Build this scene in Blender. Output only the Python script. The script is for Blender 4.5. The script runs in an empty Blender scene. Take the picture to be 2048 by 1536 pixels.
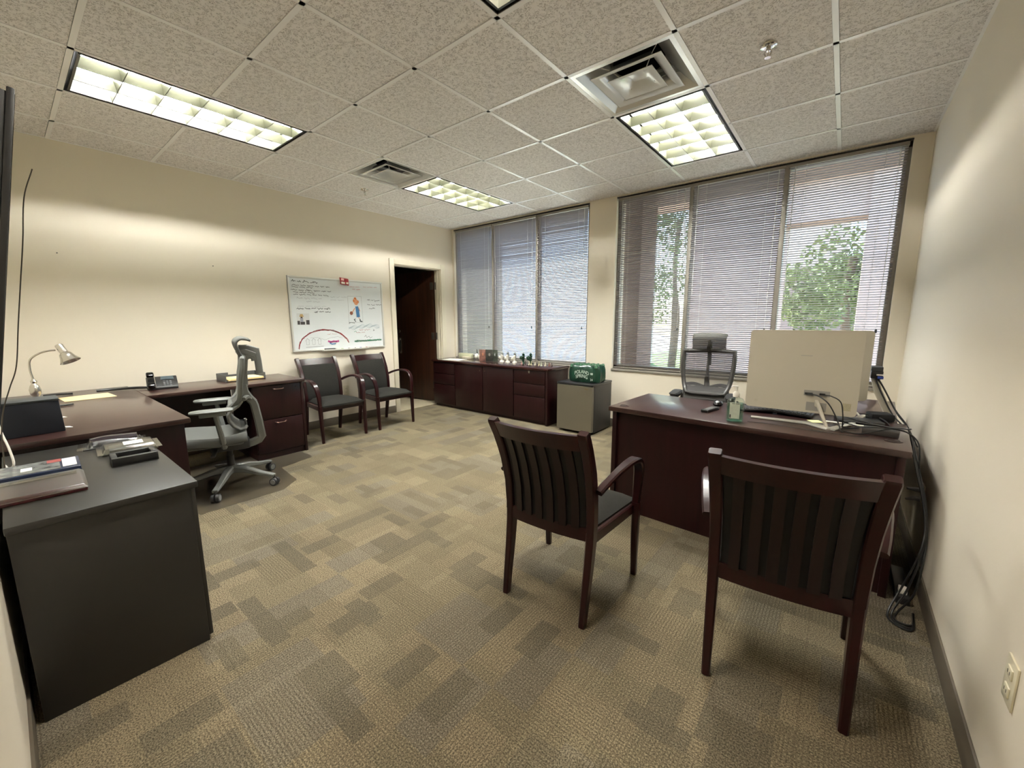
import bpy, bmesh, math, random
from mathutils import Vector, Matrix
C = bpy.context.scene.collection
SC = bpy.context.scene
random.seed(7)
PI = math.pi

def lin(c):
    out = []
    for v in c[:3]:
        v /= 255.0
        out.append(v / 12.92 if v <= 0.04045 else ((v + 0.055) / 1.055) ** 2.4)
    return (out[0], out[1], out[2], 1.0)

# ------------------------------------------------------------------ camera
CAM = Vector((4.875, -1.619, 1.30))
YAW, PIT, ROL = math.radians(38.8855), math.radians(-8.9496), math.radians(-0.2227)
F = Vector((-math.sin(YAW) * math.cos(PIT), math.cos(YAW) * math.cos(PIT), math.sin(PIT)))
Rv = Vector((math.cos(YAW), math.sin(YAW), 0))
Uv = Rv.cross(F)
R2 = math.cos(ROL) * Rv + math.sin(ROL) * Uv
U2 = -math.sin(ROL) * Rv + math.cos(ROL) * Uv
cd = bpy.data.cameras.new('camera')
cam = bpy.data.objects.new('camera', cd)
C.objects.link(cam)
cam.matrix_world = Matrix(((R2.x, U2.x, -F.x, CAM.x), (R2.y, U2.y, -F.y, CAM.y), (R2.z, U2.z, -F.z, CAM.z), (0, 0, 0, 1)))
cd.sensor_width = 36
cd.lens = 815.86 / 2048 * 36
cd.clip_start = 0.01
SC.camera = cam

# ------------------------------------------------------------------ world, sun, exposure
SC.view_settings.view_transform = 'Standard'
SC.view_settings.look = 'None'
SC.view_settings.gamma = 1
SC.view_settings.use_curve_mapping = False
SC.view_settings.exposure = 1.31
SC.cycles.use_denoising = True
SC.cycles.max_bounces = 10
SC.cycles.diffuse_bounces = 5
SC.cycles.glossy_bounces = 4
SC.cycles.transmission_bounces = 6
SC.cycles.transparent_max_bounces = 16
SC.cycles.sample_clamp_indirect = 6
w = bpy.data.worlds.new('sky')
SC.world = w
w.use_nodes = True
wb = w.node_tree.nodes['Background']
sk = w.node_tree.nodes.new('ShaderNodeTexSky')
sk.sky_type = 'NISHITA'
sk.sun_disc = False
sk.sun_elevation = math.radians(50)
sk.sun_rotation = math.radians(-70)
w.node_tree.links.new(sk.outputs[0], wb.inputs[0])
wb.inputs[1].default_value = 1.1
sd = bpy.data.lights.new('sun', 'SUN')
sd.energy = 15.0
sd.angle = 0.01
sd.color = (1.0, 0.95, 0.86)
so = bpy.data.objects.new('sun', sd)
C.objects.link(so)
so.rotation_euler = Vector((0.30, -0.50, -1.40)).to_track_quat('-Z', 'Y').to_euler()   # high sun in front of the window wall
LAMP = 176.0       # emission of the fluorescent tubes

# ------------------------------------------------------------------ materials
MATS = {}
def pm(name, col, rough=0.5, metal=0.0, spec=0.5, coat=0.0, trans=0.0, alpha=1.0, emit=0.0, bump=None, var=None, sheen=0.0, ecol=None):
    """principled material; bump=(scale,strength), var=(scale,amount)"""
    if name in MATS: return MATS[name]
    m = bpy.data.materials.new(name); m.use_nodes = True
    nt = m.node_tree; b = nt.nodes['Principled BSDF']
    c = lin(col)
    b.inputs['Base Color'].default_value = c
    b.inputs['Roughness'].default_value = rough
    b.inputs['Metallic'].default_value = metal
    b.inputs['Specular IOR Level'].default_value = spec
    b.inputs['Coat Weight'].default_value = coat
    b.inputs['Coat Roughness'].default_value = 0.12
    b.inputs['Transmission Weight'].default_value = trans
    b.inputs['Alpha'].default_value = alpha
    b.inputs['Sheen Weight'].default_value = sheen
    if emit:
        b.inputs['Emission Color'].default_value = lin(ecol or col)
        b.inputs['Emission Strength'].default_value = emit
    tc = nt.nodes.new('ShaderNodeTexCoord')
    if var:
        n = nt.nodes.new('ShaderNodeTexNoise'); n.inputs['Scale'].default_value = var[0]; n.inputs['Detail'].default_value = 4
        nt.links.new(tc.outputs['Object'], n.inputs['Vector'])
        r = nt.nodes.new('ShaderNodeValToRGB')
        lo = tuple(x * (1 - var[1]) for x in c[:3]) + (1,); hi = tuple(min(1, x * (1 + var[1])) for x in c[:3]) + (1,)
        r.color_ramp.elements[0].color = lo; r.color_ramp.elements[1].color = hi
        r.color_ramp.elements[0].position = 0.3; r.color_ramp.elements[1].position = 0.7
        nt.links.new(n.outputs[0], r.inputs[0]); nt.links.new(r.outputs[0], b.inputs['Base Color'])
    if bump:
        n = nt.nodes.new('ShaderNodeTexNoise'); n.inputs['Scale'].default_value = bump[0]; n.inputs['Detail'].default_value = 3
        nt.links.new(tc.outputs['Object'], n.inputs['Vector'])
        bp = nt.nodes.new('ShaderNodeBump'); bp.inputs['Strength'].default_value = bump[1]; bp.inputs['Distance'].default_value = 0.002
        nt.links.new(n.outputs[0], bp.inputs['Height']); nt.links.new(bp.outputs[0], b.inputs['Normal'])
    MATS[name] = m
    return m

def mathn(nt, op, a, b=None, c=None):
    n = nt.nodes.new('ShaderNodeMath'); n.operation = op
    for i, v in enumerate((a, b, c)):
        if v is None: continue
        if isinstance(v, (int, float)): n.inputs[i].default_value = v
        else: nt.links.new(v, n.inputs[i])
    return n.outputs[0]
def mixc(nt, f, a, b, mode='MIX'):
    n = nt.nodes.new('ShaderNodeMix'); n.data_type = 'RGBA'; n.blend_type = mode
    for i, v in ((0, f), (6, a), (7, b)):
        if isinstance(v, (int, float)): n.inputs[i].default_value = v
        elif isinstance(v, tuple): n.inputs[i].default_value = v
        else: nt.links.new(v, n.inputs[i])
    return n.outputs[2]
def cellnoise(nt, vec, sx, sy, off):
    """white noise constant over rectangles sx by sy metres"""
    mp = nt.nodes.new('ShaderNodeVectorMath'); mp.operation = 'MULTIPLY_ADD'
    nt.links.new(vec, mp.inputs[0]); mp.inputs[1].default_value = (1 / sx, 1 / sy, 0); mp.inputs[2].default_value = off
    fl = nt.nodes.new('ShaderNodeVectorMath'); fl.operation = 'FLOOR'
    nt.links.new(mp.outputs[0], fl.inputs[0])
    wn = nt.nodes.new('ShaderNodeTexWhiteNoise'); wn.noise_dimensions = '3D'
    nt.links.new(fl.outputs[0], wn.inputs['Vector'])
    return wn.outputs['Value']

def carpet_mat():
    m = bpy.data.materials.new('patchwork_carpet'); m.use_nodes = True
    nt = m.node_tree; b = nt.nodes['Principled BSDF']
    b.inputs['Roughness'].default_value = 0.95; b.inputs['Specular IOR Level'].default_value = 0.1
    g = nt.nodes.new('ShaderNodeTexCoord').outputs['Object']
    # wobble the patch edges a little
    nz = nt.nodes.new('ShaderNodeTexNoise'); nz.inputs['Scale'].default_value = 45
    nt.links.new(g, nz.inputs['Vector'])
    wob = nt.nodes.new('ShaderNodeVectorMath'); wob.operation = 'MULTIPLY_ADD'
    nt.links.new(nz.outputs['Color'], wob.inputs[0]); wob.inputs[1].default_value = (0.006, 0.006, 0); nt.links.new(g, wob.inputs[2])
    v = wob.outputs[0]
    A = cellnoise(nt, v, 0.305, 0.152, (0.3, 0.1, 1)); B = cellnoise(nt, v, 0.101, 0.203, (0.7, 0.4, 2))
    D = cellnoise(nt, v, 0.61, 0.61, (0.1, 0.9, 3)); E = cellnoise(nt, v, 0.152, 0.305, (0.55, 0.2, 4)); G = cellnoise(nt, v, 0.203, 0.0762, (0.2, 0.3, 5))
    ca, cb, cc, cdk = lin((126, 114, 94)), lin((118, 108, 89)), lin((114, 106, 93)), lin((98, 91, 78))
    col = mixc(nt, mathn(nt, 'GREATER_THAN', A, 0.5), ca, cb)
    col = mixc(nt, mathn(nt, 'GREATER_THAN', E, 0.72), col, cc)
    col = mixc(nt, mathn(nt, 'MULTIPLY', mathn(nt, 'GREATER_THAN', B, 0.88), 0.8), col, cdk)
    col = mixc(nt, mathn(nt, 'MULTIPLY', mathn(nt, 'GREATER_THAN', G, 0.9), 0.85), col, cdk)
    col = mixc(nt, mathn(nt, 'MULTIPLY', D, 0.25), col, lin((150, 138, 112)))
    # pile flecks
    fn = nt.nodes.new('ShaderNodeTexNoise'); fn.inputs['Scale'].default_value = 210; fn.inputs['Detail'].default_value = 2
    nt.links.new(g, fn.inputs['Vector'])
    rp = nt.nodes.new('ShaderNodeValToRGB'); rp.color_ramp.elements[0].position = 0.36; rp.color_ramp.elements[1].position = 0.62
    rp.color_ramp.elements[0].color = (0.34, 0.34, 0.33, 1); rp.color_ramp.elements[1].color = (1.2, 1.2, 1.17, 1)
    nt.links.new(fn.outputs[0], rp.inputs[0])
    col = mixc(nt, 1.0, col, rp.outputs[0], 'MULTIPLY')
    # corduroy ribs in some patches, running either way
    sep = nt.nodes.new('ShaderNodeSeparateXYZ'); nt.links.new(v, sep.inputs[0])
    S1 = cellnoise(nt, v, 0.203, 0.305, (0.4, 0.6, 7)); S2 = cellnoise(nt, v, 0.305, 0.152, (0.8, 0.15, 8))
    rx = mathn(nt, 'GREATER_THAN', mathn(nt, 'SINE', mathn(nt, 'MULTIPLY', sep.outputs[0], 2 * PI / 0.0125)), 0.35)
    ry = mathn(nt, 'GREATER_THAN', mathn(nt, 'SINE', mathn(nt, 'MULTIPLY', sep.outputs[1], 2 * PI / 0.0125)), 0.35)
    px = mathn(nt, 'MULTIPLY', rx, mathn(nt, 'GREATER_THAN', S1, 0.5))
    py = mathn(nt, 'MULTIPLY', ry, mathn(nt, 'GREATER_THAN', S2, 0.55))
    rib = mathn(nt, 'MAXIMUM', px, py)
    col = mixc(nt, mathn(nt, 'MULTIPLY', rib, 0.42), col, lin((70, 63, 50)))
    # modular tile seams
    def seam(o):
        fr = mathn(nt, 'FRACT', mathn(nt, 'DIVIDE', o, 0.61)); return mathn(nt, 'LESS_THAN', fr, 0.006)
    sm = mathn(nt, 'MAXIMUM', seam(sep.outputs[0]), seam(sep.outputs[1]))
    col = mixc(nt, mathn(nt, 'MULTIPLY', sm, 0.4), col, lin((80, 72, 58)))
    nt.links.new(col, b.inputs['Base Color'])
    bp = nt.nodes.new('ShaderNodeBump'); bp.inputs['Strength'].default_value = 0.6; bp.inputs['Distance'].default_value = 0.003
    h = mathn(nt, 'SUBTRACT', fn.outputs[0], mathn(nt, 'MULTIPLY', rib, 0.5))
    nt.links.new(h, bp.inputs['Height']); nt.links.new(bp.outputs[0], b.inputs['Normal'])
    return m

def tile_mat():
    m = bpy.data.materials.new('fissured_ceiling_tile'); m.use_nodes = True
    nt = m.node_tree; b = nt.nodes['Principled BSDF']
    b.inputs['Roughness'].default_value = 0.95; b.inputs['Specular IOR Level'].default_value = 0.1
    g = nt.nodes.new('ShaderNodeTexCoord').outputs['Object']
    n = nt.nodes.new('ShaderNodeTexNoise'); n.inputs['Scale'].default_value = 55; n.inputs['Detail'].default_value = 5; n.inputs['Roughness'].default_value = 0.6; n.inputs['Distortion'].default_value = 1.2
    nt.links.new(g, n.inputs['Vector'])
    ab = mathn(nt, 'ABSOLUTE', mathn(nt, 'SUBTRACT', n.outputs[0], 0.5))
    r = nt.nodes.new('ShaderNodeValToRGB'); r.color_ramp.elements[0].position = 0.0; r.color_ramp.elements[1].position = 0.034
    r.color_ramp.elements[0].color = (1, 1, 1, 1); r.color_ramp.elements[1].color = (0, 0, 0, 1)
    nt.links.new(ab, r.inputs[0])
    n2 = nt.nodes.new('ShaderNodeTexNoise'); n2.inputs['Scale'].default_value = 38; n2.inputs['Detail'].default_value = 2
    nt.links.new(g, n2.inputs['Vector'])
    mk = mathn(nt, 'MULTIPLY', r.outputs[0], mathn(nt, 'GREATER_THAN', n2.outputs[0], 0.44))
    col = mixc(nt, mathn(nt, 'MULTIPLY', mk, 0.85), lin((240, 236, 233)), lin((128, 117, 106)))
    nt.links.new(col, b.inputs['Base Color'])
    bp = nt.nodes.new('ShaderNodeBump'); bp.inputs['Strength'].default_value = 0.5; bp.inputs['Distance'].default_value = 0.003; bp.invert = True
    nt.links.new(mk, bp.inputs['Height']); nt.links.new(bp.outputs[0], b.inputs['Normal'])
    return m

def wood_mat(name, c1, c2, rough, coat, axis=0, scale=6):
    if name in MATS: return MATS[name]
    m = bpy.data.materials.new(name); m.use_nodes = True
    nt = m.node_tree; b = nt.nodes['Principled BSDF']
    b.inputs['Roughness'].default_value = rough; b.inputs['Coat Weight'].default_value = coat; b.inputs['Coat Roughness'].default_value = 0.15
    b.inputs['Specular IOR Level'].default_value = 0.3
    g = nt.nodes.new('ShaderNodeTexCoord').outputs['Object']
    mp = nt.nodes.new('ShaderNodeMapping'); s = [scale * 5] * 3; s[axis] = scale * 0.35
    mp.inputs['Scale'].default_value = s; nt.links.new(g, mp.inputs[0])
    n = nt.nodes.new('ShaderNodeTexNoise'); n.inputs['Scale'].default_value = 1.0; n.inputs['Detail'].default_value = 6; n.inputs['Distortion'].default_value = 0.6
    nt.links.new(mp.outputs[0], n.inputs['Vector'])
    r = nt.nodes.new('ShaderNodeValToRGB'); r.color_ramp.elements[0].position = 0.3; r.color_ramp.elements[1].position = 0.72
    r.color_ramp.elements[0].color = lin(c1); r.color_ramp.elements[1].color = lin(c2)
    nt.links.new(n.outputs[0], r.inputs[0]); nt.links.new(r.outputs[0], b.inputs['Base Color'])
    MATS[name] = m
    return m

def glass_mat(name, tint, gloss=0.06, rough=0.0):
    if name in MATS: return MATS[name]
    m = bpy.data.materials.new(name); m.use_nodes = True
    nt = m.node_tree; nt.nodes.remove(nt.nodes['Principled BSDF'])
    t = nt.nodes.new('ShaderNodeBsdfTransparent'); t.inputs[0].default_value = lin(tint)
    g = nt.nodes.new('ShaderNodeBsdfGlossy'); g.inputs['Roughness'].default_value = rough
    lw = nt.nodes.new('ShaderNodeLayerWeight'); lw.inputs[0].default_value = 0.35
    mx = nt.nodes.new('ShaderNodeMixShader')
    f = mathn(nt, 'ADD', mathn(nt, 'MULTIPLY', lw.outputs['Facing'], 0.5), gloss)
    nt.links.new(f, mx.inputs[0]); nt.links.new(t.outputs[0], mx.inputs[1]); nt.links.new(g.outputs[0], mx.inputs[2])
    nt.links.new(mx.outputs[0], nt.nodes['Material Output'].inputs[0])
    MATS[name] = m
    return m

def mesh_mat(name, col, open_=0.5):
    """woven chair mesh: real holes in a fine weave, averaged as partial alpha"""
    if name in MATS: return MATS[name]
    m = pm(name, col, 0.7)
    nt = m.node_tree; b = nt.nodes['Principled BSDF']
    g = nt.nodes.new('ShaderNodeTexCoord').outputs['Object']
    n = nt.nodes.new('ShaderNodeTexNoise'); n.inputs['Scale'].default_value = 900
    nt.links.new(g, n.inputs['Vector'])
    a = mathn(nt, 'ADD', mathn(nt, 'MULTIPLY', n.outputs[0], 0.2), 1 - open_ - 0.1)
    nt.links.new(a, b.inputs['Alpha'])
    return m

WALL = pm('beige_wall_paint', (226, 217, 199), 0.5, spec=0.35, bump=(120, 0.12))
TRIMW = pm('cream_trim_paint', (222, 214, 192), 0.35, bump=(60, 0.05))
BASEB = pm('brown_grey_vinyl_base', (92, 84, 72), 0.5)
TILE = tile_mat()
GRID = pm('white_ceiling_grid', (244, 242, 240), 0.28, spec=0.8)
CARPET = carpet_mat()
MAHO = wood_mat('mahogany_laminate', (29, 8, 9), (40, 13, 14), 0.34, 0.08, 0)
MAHOV = wood_mat('mahogany_laminate_upright', (29, 8, 9), (40, 13, 14), 0.38, 0.06, 2)
MAHOC = wood_mat('mahogany_chair_wood', (30, 7, 9), (43, 13, 14), 0.28, 0.25, 2)
MAHOS = wood_mat('dark_slat_wood', (22, 11, 11), (32, 17, 16), 0.4, 0.1, 2)
DTOP = wood_mat('brown_mahogany_desk_top', (46, 26, 24), (56, 34, 30), 0.36, 0.5, 1)
BLK = pm('black_laminate', (36, 34, 31), 0.4, spec=0.45, bump=(300, 0.05))
SEATF = pm('charcoal_upholstery', (40, 39, 36), 0.95, spec=0.2, bump=(500, 0.25), var=(90, 0.12))
BPAD = pm('black_pad_cloth', (26, 25, 24), 0.95, bump=(400, 0.2))
ALU = pm('taupe_window_aluminium', (146, 140, 131), 0.42, 0.15)
GASK = pm('dark_window_gasket', (40, 38, 36), 0.6)
SLAT = pm('grey_blind_slat', (122, 112, 109), 0.4, 0.0, spec=0.5)
_nt = SLAT.node_tree; _tr = _nt.nodes.new('ShaderNodeBsdfTranslucent'); _tr.inputs[0].default_value = lin((236, 230, 236)); _mx = _nt.nodes.new('ShaderNodeMixShader'); _mx.inputs[0].default_value = 0.12
_nt.links.new(_nt.nodes['Principled BSDF'].outputs[0], _mx.inputs[1]); _nt.links.new(_tr.outputs[0], _mx.inputs[2]); _nt.links.new(_mx.outputs[0], _nt.nodes['Material Output'].inputs[0])
CORD = pm('white_blind_cord', (214, 212, 206), 0.8)
STEEL = pm('brushed_nickel', (200, 197, 190), 0.3, 1.0)
CHROME = pm('chrome', (215, 212, 208), 0.12, 1.0)
HINGE = pm('dull_hinge_metal', (120, 116, 108), 0.4, 0.9)
BLKP = pm('black_plastic', (26, 26, 27), 0.4)
BLKG = pm('gloss_black_plastic', (14, 14, 15), 0.15)
DKGR = pm('dark_grey_plastic', (62, 64, 66), 0.5)
WHT = pm('white_plastic', (226, 222, 212), 0.4)
PAPER = pm('white_paper', (232, 230, 224), 0.8)
GLASS = glass_mat('window_glass', (232, 238, 236))

# ------------------------------------------------------------------ mesh builder
def basis(d, up=Vector((0, 0, 1))):
    d = d.normalized()
    if abs(d.dot(up)) > 0.99: up = Vector((0, 1, 0))
    x = d.cross(up).normalized(); y = x.cross(d).normalized()
    return x, y
class MB:
    def __init__(s): s.bm = bmesh.new(); s.mi = 0
    def _face(s, vs):
        try:
            f = s.bm.faces.new(vs); f.material_index = s.mi; return f
        except ValueError: return None
    def box(s, c, d, rot=None, bev=0.0, seg=2):
        c = Vector(c); R = rot or Matrix.Identity(3)
        v = [s.bm.verts.new(c + R @ Vector((x * d[0] / 2, y * d[1] / 2, z * d[2] / 2))) for x in (-1, 1) for y in (-1, 1) for z in (-1, 1)]
        fs = [s._face([v[i] for i in q]) for q in ((0, 1, 3, 2), (4, 6, 7, 5), (0, 4, 5, 1), (2, 3, 7, 6), (0, 2, 6, 4), (1, 5, 7, 3))]
        if bev > 0:
            es = list({e for f in fs for e in f.edges})
            r = bmesh.ops.bevel(s.bm, geom=es, offset=bev, segments=seg, profile=0.5, affect='EDGES')
            for f in r['faces']: f.material_index = s.mi
        return s
    def bx(s, x0, x1, y0, y1, z0, z1, bev=0.0, seg=2):
        return s.box(((x0 + x1) / 2, (y0 + y1) / 2, (z0 + z1) / 2), (x1 - x0, y1 - y0, z1 - z0), None, bev, seg)
    def sweep(s, pts, sec, up=Vector((0, 0, 1)), closed=False, cap=True):
        """sec: function i -> list of (a,b) section points in the frame across the path, or a fixed list"""
        pts = [Vector(p) for p in pts]; rings = []; n = len(pts)
        px = None
        for i, p in enumerate(pts):
            a = pts[(i - 1) % n] if closed or i > 0 else p; b = pts[(i + 1) % n] if closed or i < n - 1 else p
            d = (b - a)
            if d.length < 1e-9: d = Vector((0, 0, 1))
            x, y = basis(d, up)
            if px is not None and x.dot(px) < 0: x, y = -x, -y
            px = x
            q = sec(i) if callable(sec) else sec
            rings.append([s.bm.verts.new(p + x * u + y * v) for u, v in q])
        m = len(rings[0])
        for i in range(n if closed else n - 1):
            r0, r1 = rings[i], rings[(i + 1) % n]
            for j in range(m): s._face([r0[j], r0[(j + 1) % m], r1[(j + 1) % m], r1[j]])
        if cap and not closed:
            s._face(list(reversed(rings[0]))); s._face(rings[-1])
        return s
    def tube(s, pts, r, n=8, closed=False, up=Vector((0, 0, 1))):
        f = (lambda i: [((r[i] if isinstance(r, (list, tuple)) else r) * math.cos(2 * PI * k / n), (r[i] if isinstance(r, (list, tuple)) else r) * math.sin(2 * PI * k / n)) for k in range(n)])
        return s.sweep(pts, f, up, closed)
    def bar(s, pts, w, h, up=Vector((0, 0, 1)), closed=False, rnd=0.25):
        def f(i):
            W = (w[i] if isinstance(w, (list, tuple)) else w) / 2; H = (h[i] if isinstance(h, (list, tuple)) else h) / 2
            c = min(W, H) * rnd * 2
            return [(W, -H + c), (W, H - c), (W - c, H), (-W + c, H), (-W, H - c), (-W, -H + c), (-W + c, -H), (W - c, -H)]
        return s.sweep(pts, f, up, closed)
    def cyl(s, p0, p1, r0, r1=None, n=16):
        return s.tube([p0, p1], [r0, r0 if r1 is None else r1], n)
    def lathe(s, prof, o=(0, 0, 0), n=20, M=None, cap=True):
        o = Vector(o); rings = []
        for r, z in prof:
            rg = []
            for k in range(n):
                p = Vector((r * math.cos(2 * PI * k / n), r * math.sin(2 * PI * k / n), z))
                if M: p = M @ p
                rg.append(s.bm.verts.new(o + p))
            rings.append(rg)
        for a, b in zip(rings, rings[1:]):
            for k in range(n): s._face([a[k], a[(k + 1) % n], b[(k + 1) % n], b[k]])
        if cap:
            s._face(list(reversed(rings[0]))); s._face(rings[-1])
        return s
    def ball(s, c, r, n=12, sc=(1, 1, 1)):
        prof = [(max(1e-4, r * math.sin(PI * k / 8)), -r * math.cos(PI * k / 8)) for k in range(9)]
        M = Matrix.Diagonal(Vector(sc))
        return s.lathe(prof, c, n, M)
    def prism(s, poly, a, b, fn):
        """extrude 2-D poly; fn(u,v,w)->Vector, w from a to b"""
        A = [s.bm.verts.new(fn(u, v, a)) for u, v in poly]; B = [s.bm.verts.new(fn(u, v, b)) for u, v in poly]
        n = len(poly)
        for i in range(n): s._face([A[i], A[(i + 1) % n], B[(i + 1) % n], B[i]])
        s._face(list(reversed(A))); s._face(B)
        return s
    def quad(s, *p):
        s._face([s.bm.verts.new(Vector(q)) for q in p]); return s
    def grid(s, rows):
        V = [[s.bm.verts.new(Vector(p)) for p in r] for r in rows]
        for i in range(len(V) - 1):
            for j in range(len(V[0]) - 1): s._face([V[i][j], V[i][j + 1], V[i + 1][j + 1], V[i + 1][j]])
        return s
    def build(s, name, mats, parent=None, smooth=True, solid=0.0, flipfix=True, loc=None):
        if flipfix: bmesh.ops.recalc_face_normals(s.bm, faces=s.bm.faces)
        me = bpy.data.meshes.new(name); s.bm.to_mesh(me); s.bm.free()
        for m in (mats if isinstance(mats, (list, tuple)) else [mats]): me.materials.append(m)
        if smooth:
            for p in me.polygons: p.use_smooth = True
            me.set_sharp_from_angle(angle=math.radians(38))
        o = bpy.data.objects.new(name, me); C.objects.link(o)
        if parent: o.parent = parent
        if loc: o.location = loc
        if solid:
            md = o.modifiers.new('thickness', 'SOLIDIFY'); md.thickness = solid; md.offset = 0
        return o
def tag(o, label, cat, group=None, kind=None):
    o['label'] = label; o['category'] = cat
    if group: o['group'] = group
    if kind: o['kind'] = kind
    return o
def thing(name, label, cat, loc=(0, 0, 0), rz=0.0, group=None):
    o = bpy.data.objects.new(name, None); C.objects.link(o); o.location = loc; o.rotation_euler = (0, 0, rz)
    o.empty_display_size = 0.05
    return tag(o, label, cat, group)
def struct(o):
    o['kind'] = 'structure'; return o
def dup(root, loc, rz, label, group=None):
    r = root.copy(); C.objects.link(r); r.location = loc; r.rotation_euler = (0, 0, rz); r['label'] = label
    if group: r['group'] = group
    for ch in list(root.children):
        c = ch.copy(); C.objects.link(c); c.parent = r
        for g in list(ch.children):
            d = g.copy(); C.objects.link(d); d.parent = c
    return r
def spline(pts, n=6):
    """Catmull-Rom through pts"""
    P = [Vector(p) for p in pts]; P = [2 * P[0] - P[1]] + P + [2 * P[-1] - P[-2]]; out = []
    for i in range(1, len(P) - 2):
        for k in range(n):
            t = k / n; a, b, c, d = P[i - 1], P[i], P[i + 1], P[i + 2]
            out.append(0.5 * ((2 * b) + (c - a) * t + (2 * a - 5 * b + 4 * c - d) * t * t + (3 * b - a - 3 * c + d) * t ** 3))
    out.append(P[-2]); return out
def rotm(ax, deg): return Matrix.Rotation(math.radians(deg), 3, ax)
def text_mesh(txt, size, mat, parent, M, name='lettering', extrude=0.0004, shear=0.0, align='CENTER', squash=None):
    cu = bpy.data.curves.new(name, 'FONT'); cu.body = txt; cu.size = size; cu.align_x = align; cu.extrude = extrude; cu.shear = shear
    cu.resolution_u = 3
    t = bpy.data.objects.new('tmp_text', cu); C.objects.link(t)
    dg = bpy.context.evaluated_depsgraph_get()
    me = bpy.data.meshes.new_from_object(t.evaluated_get(dg)); bpy.data.objects.remove(t)
    if squash:
        for v in me.vertices: v.co = squash(v.co)
    me.materials.clear(); me.materials.append(mat)
    o = bpy.data.objects.new(name, me); C.objects.link(o); o.parent = parent; o.matrix_local = M
    return o

# ------------------------------------------------------------------ room shell
W, Y0, Y1, H = 5.275, -1.715, 2.95, 2.68
TL = 0.6096
GX = [3.49 + i * TL for i in range(-5, 3)]        # ceiling grid lines across x
GY = [j * TL for j in range(-2, 5)]
HT = 3.1
m = MB(); m.bx(0, W, Y0, Y1, -0.1, 0); struct(m.build('floor', CARPET))
# wall with the door (x = 0)
DY0, DY1, DZ = 1.845, 2.69, 2.065
m = MB(); m.bx(-0.12, 0, Y0 - 0.3, DY0, 0, HT); m.bx(-0.12, 0, DY1, Y1 + 0.25, 0, HT); m.bx(-0.12, 0, DY0, DY1, DZ, HT); struct(m.build('wall_left', WALL, smooth=False))
# window wall (y = Y1)
WX = [(0.04, 2.39), (2.735, 5.16)]; SILL, HEAD = 0.715, 2.665
m = MB(); m.bx(0, W, Y1, Y1 + 0.25, 0, SILL - 0.02); m.bx(0, W, Y1, Y1 + 0.25, HEAD, HT)
m.bx(2.39, 2.735, Y1, Y1 + 0.25, SILL - 0.02, HEAD); m.bx(5.16, W, Y1, Y1 + 0.25, SILL - 0.02, HEAD); m.bx(0, 0.04, Y1, Y1 + 0.25, SILL - 0.02, HEAD)
struct(m.build('wall_back', WALL, smooth=False))
m = MB(); m.bx(W, W + 0.12, Y0 - 0.3, Y1 + 0.25, 0, HT); struct(m.build('wall_right', WALL, smooth=False))
m = MB(); m.bx(0, W, Y0 - 0.12, Y0, 0, HT); struct(m.build('wall_front', WALL, smooth=False))
m = MB(); m.bx(-0.12, W + 0.12, Y0 - 0.3, Y1 + 0.25, HT, HT + 0.15); struct(m.build('ceiling_slab', WALL, smooth=False))
# baseboards
for nm, a in (('baseboard_left', (0, 0.008, Y0, DY0 - 0.07)), ('baseboard_right', (W - 0.008, W, Y0, Y1)), ('baseboard_back', (2.3, W - 0.008, Y1 - 0.008, Y1)), ('baseboard_front', (0, W, Y0, Y0 + 0.008))):
    m = MB(); m.bx(a[0], a[1], a[2], a[3], 0, 0.1, 0.002); struct(m.build(nm, BASEB))
# ceiling: lay-in tiles and T-bar grid
FIX = {(5, 5 - 3), }
xs = [0.0] + GX + [W]; ys = [Y0] + GY + [Y1]
LIGHTS = [(1, 5), (1, 1), (5, 1), (5, 5)]
holes = set()
# cell index (i,j): xs[i]..xs[i+1]; fixtures cover i in GX cell
def gxi(v): return min(range(len(xs)), key=lambda k: abs(xs[k] - v))
def gyi(v): return min(range(len(ys)), key=lambda k: abs(ys[k] - v))
FX = [3.49, 3.49 - 4 * TL]
fixcells = [(gxi(x), gyi(y)) for x in FX for y in (-2 * TL, 2 * TL)]
difcells = [(gxi(x), gyi(TL)) for x in FX]
for i, j in fixcells: holes |= {(i, j), (i, j + 1)}
for i, j in difcells: holes.add((i, j))
m = MB(); hb = 0.012
for i in range(len(xs) - 1):
    for j in range(len(ys) - 1):
        if (i, j) in holes: continue
        x0 = xs[i] + (hb if i > 0 else 0); x1 = xs[i + 1] - (hb if i < len(xs) - 2 else 0)
        y0 = ys[j] + (hb if j > 0 else 0); y1 = ys[j + 1] - (hb if j < len(ys) - 2 else 0)
        m.bx(x0 + 0.002, x1 - 0.002, y0 + 0.002, y1 - 0.002, H + 0.003, H + 0.02)
struct(m.build('ceiling', TILE, smooth=False))
m = MB()
inner = set()
for i, j in fixcells: inner.add(j + 1)
for x in xs[1:-1]: m.bx(x - 0.0125, x + 0.0125, Y0, Y1, H + 0.0, H + 0.03)
for j, y in enumerate(ys[1:-1], 1):
    for i in range(len(xs) - 1):
        if (i, j) in holes and (i, j - 1) in holes and any(i == a and j == b + 1 for a, b in fixcells): continue
        m.bx(xs[i], xs[i + 1], y - 0.0125, y + 0.0125, H + 0.0, H + 0.03)
m.bx(0, 0.014, Y0, Y1, H, H + 0.02); m.bx(W - 0.014, W, Y0, Y1, H, H + 0.02)
struct(m.build('trim_1', GRID, smooth=False))

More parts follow.
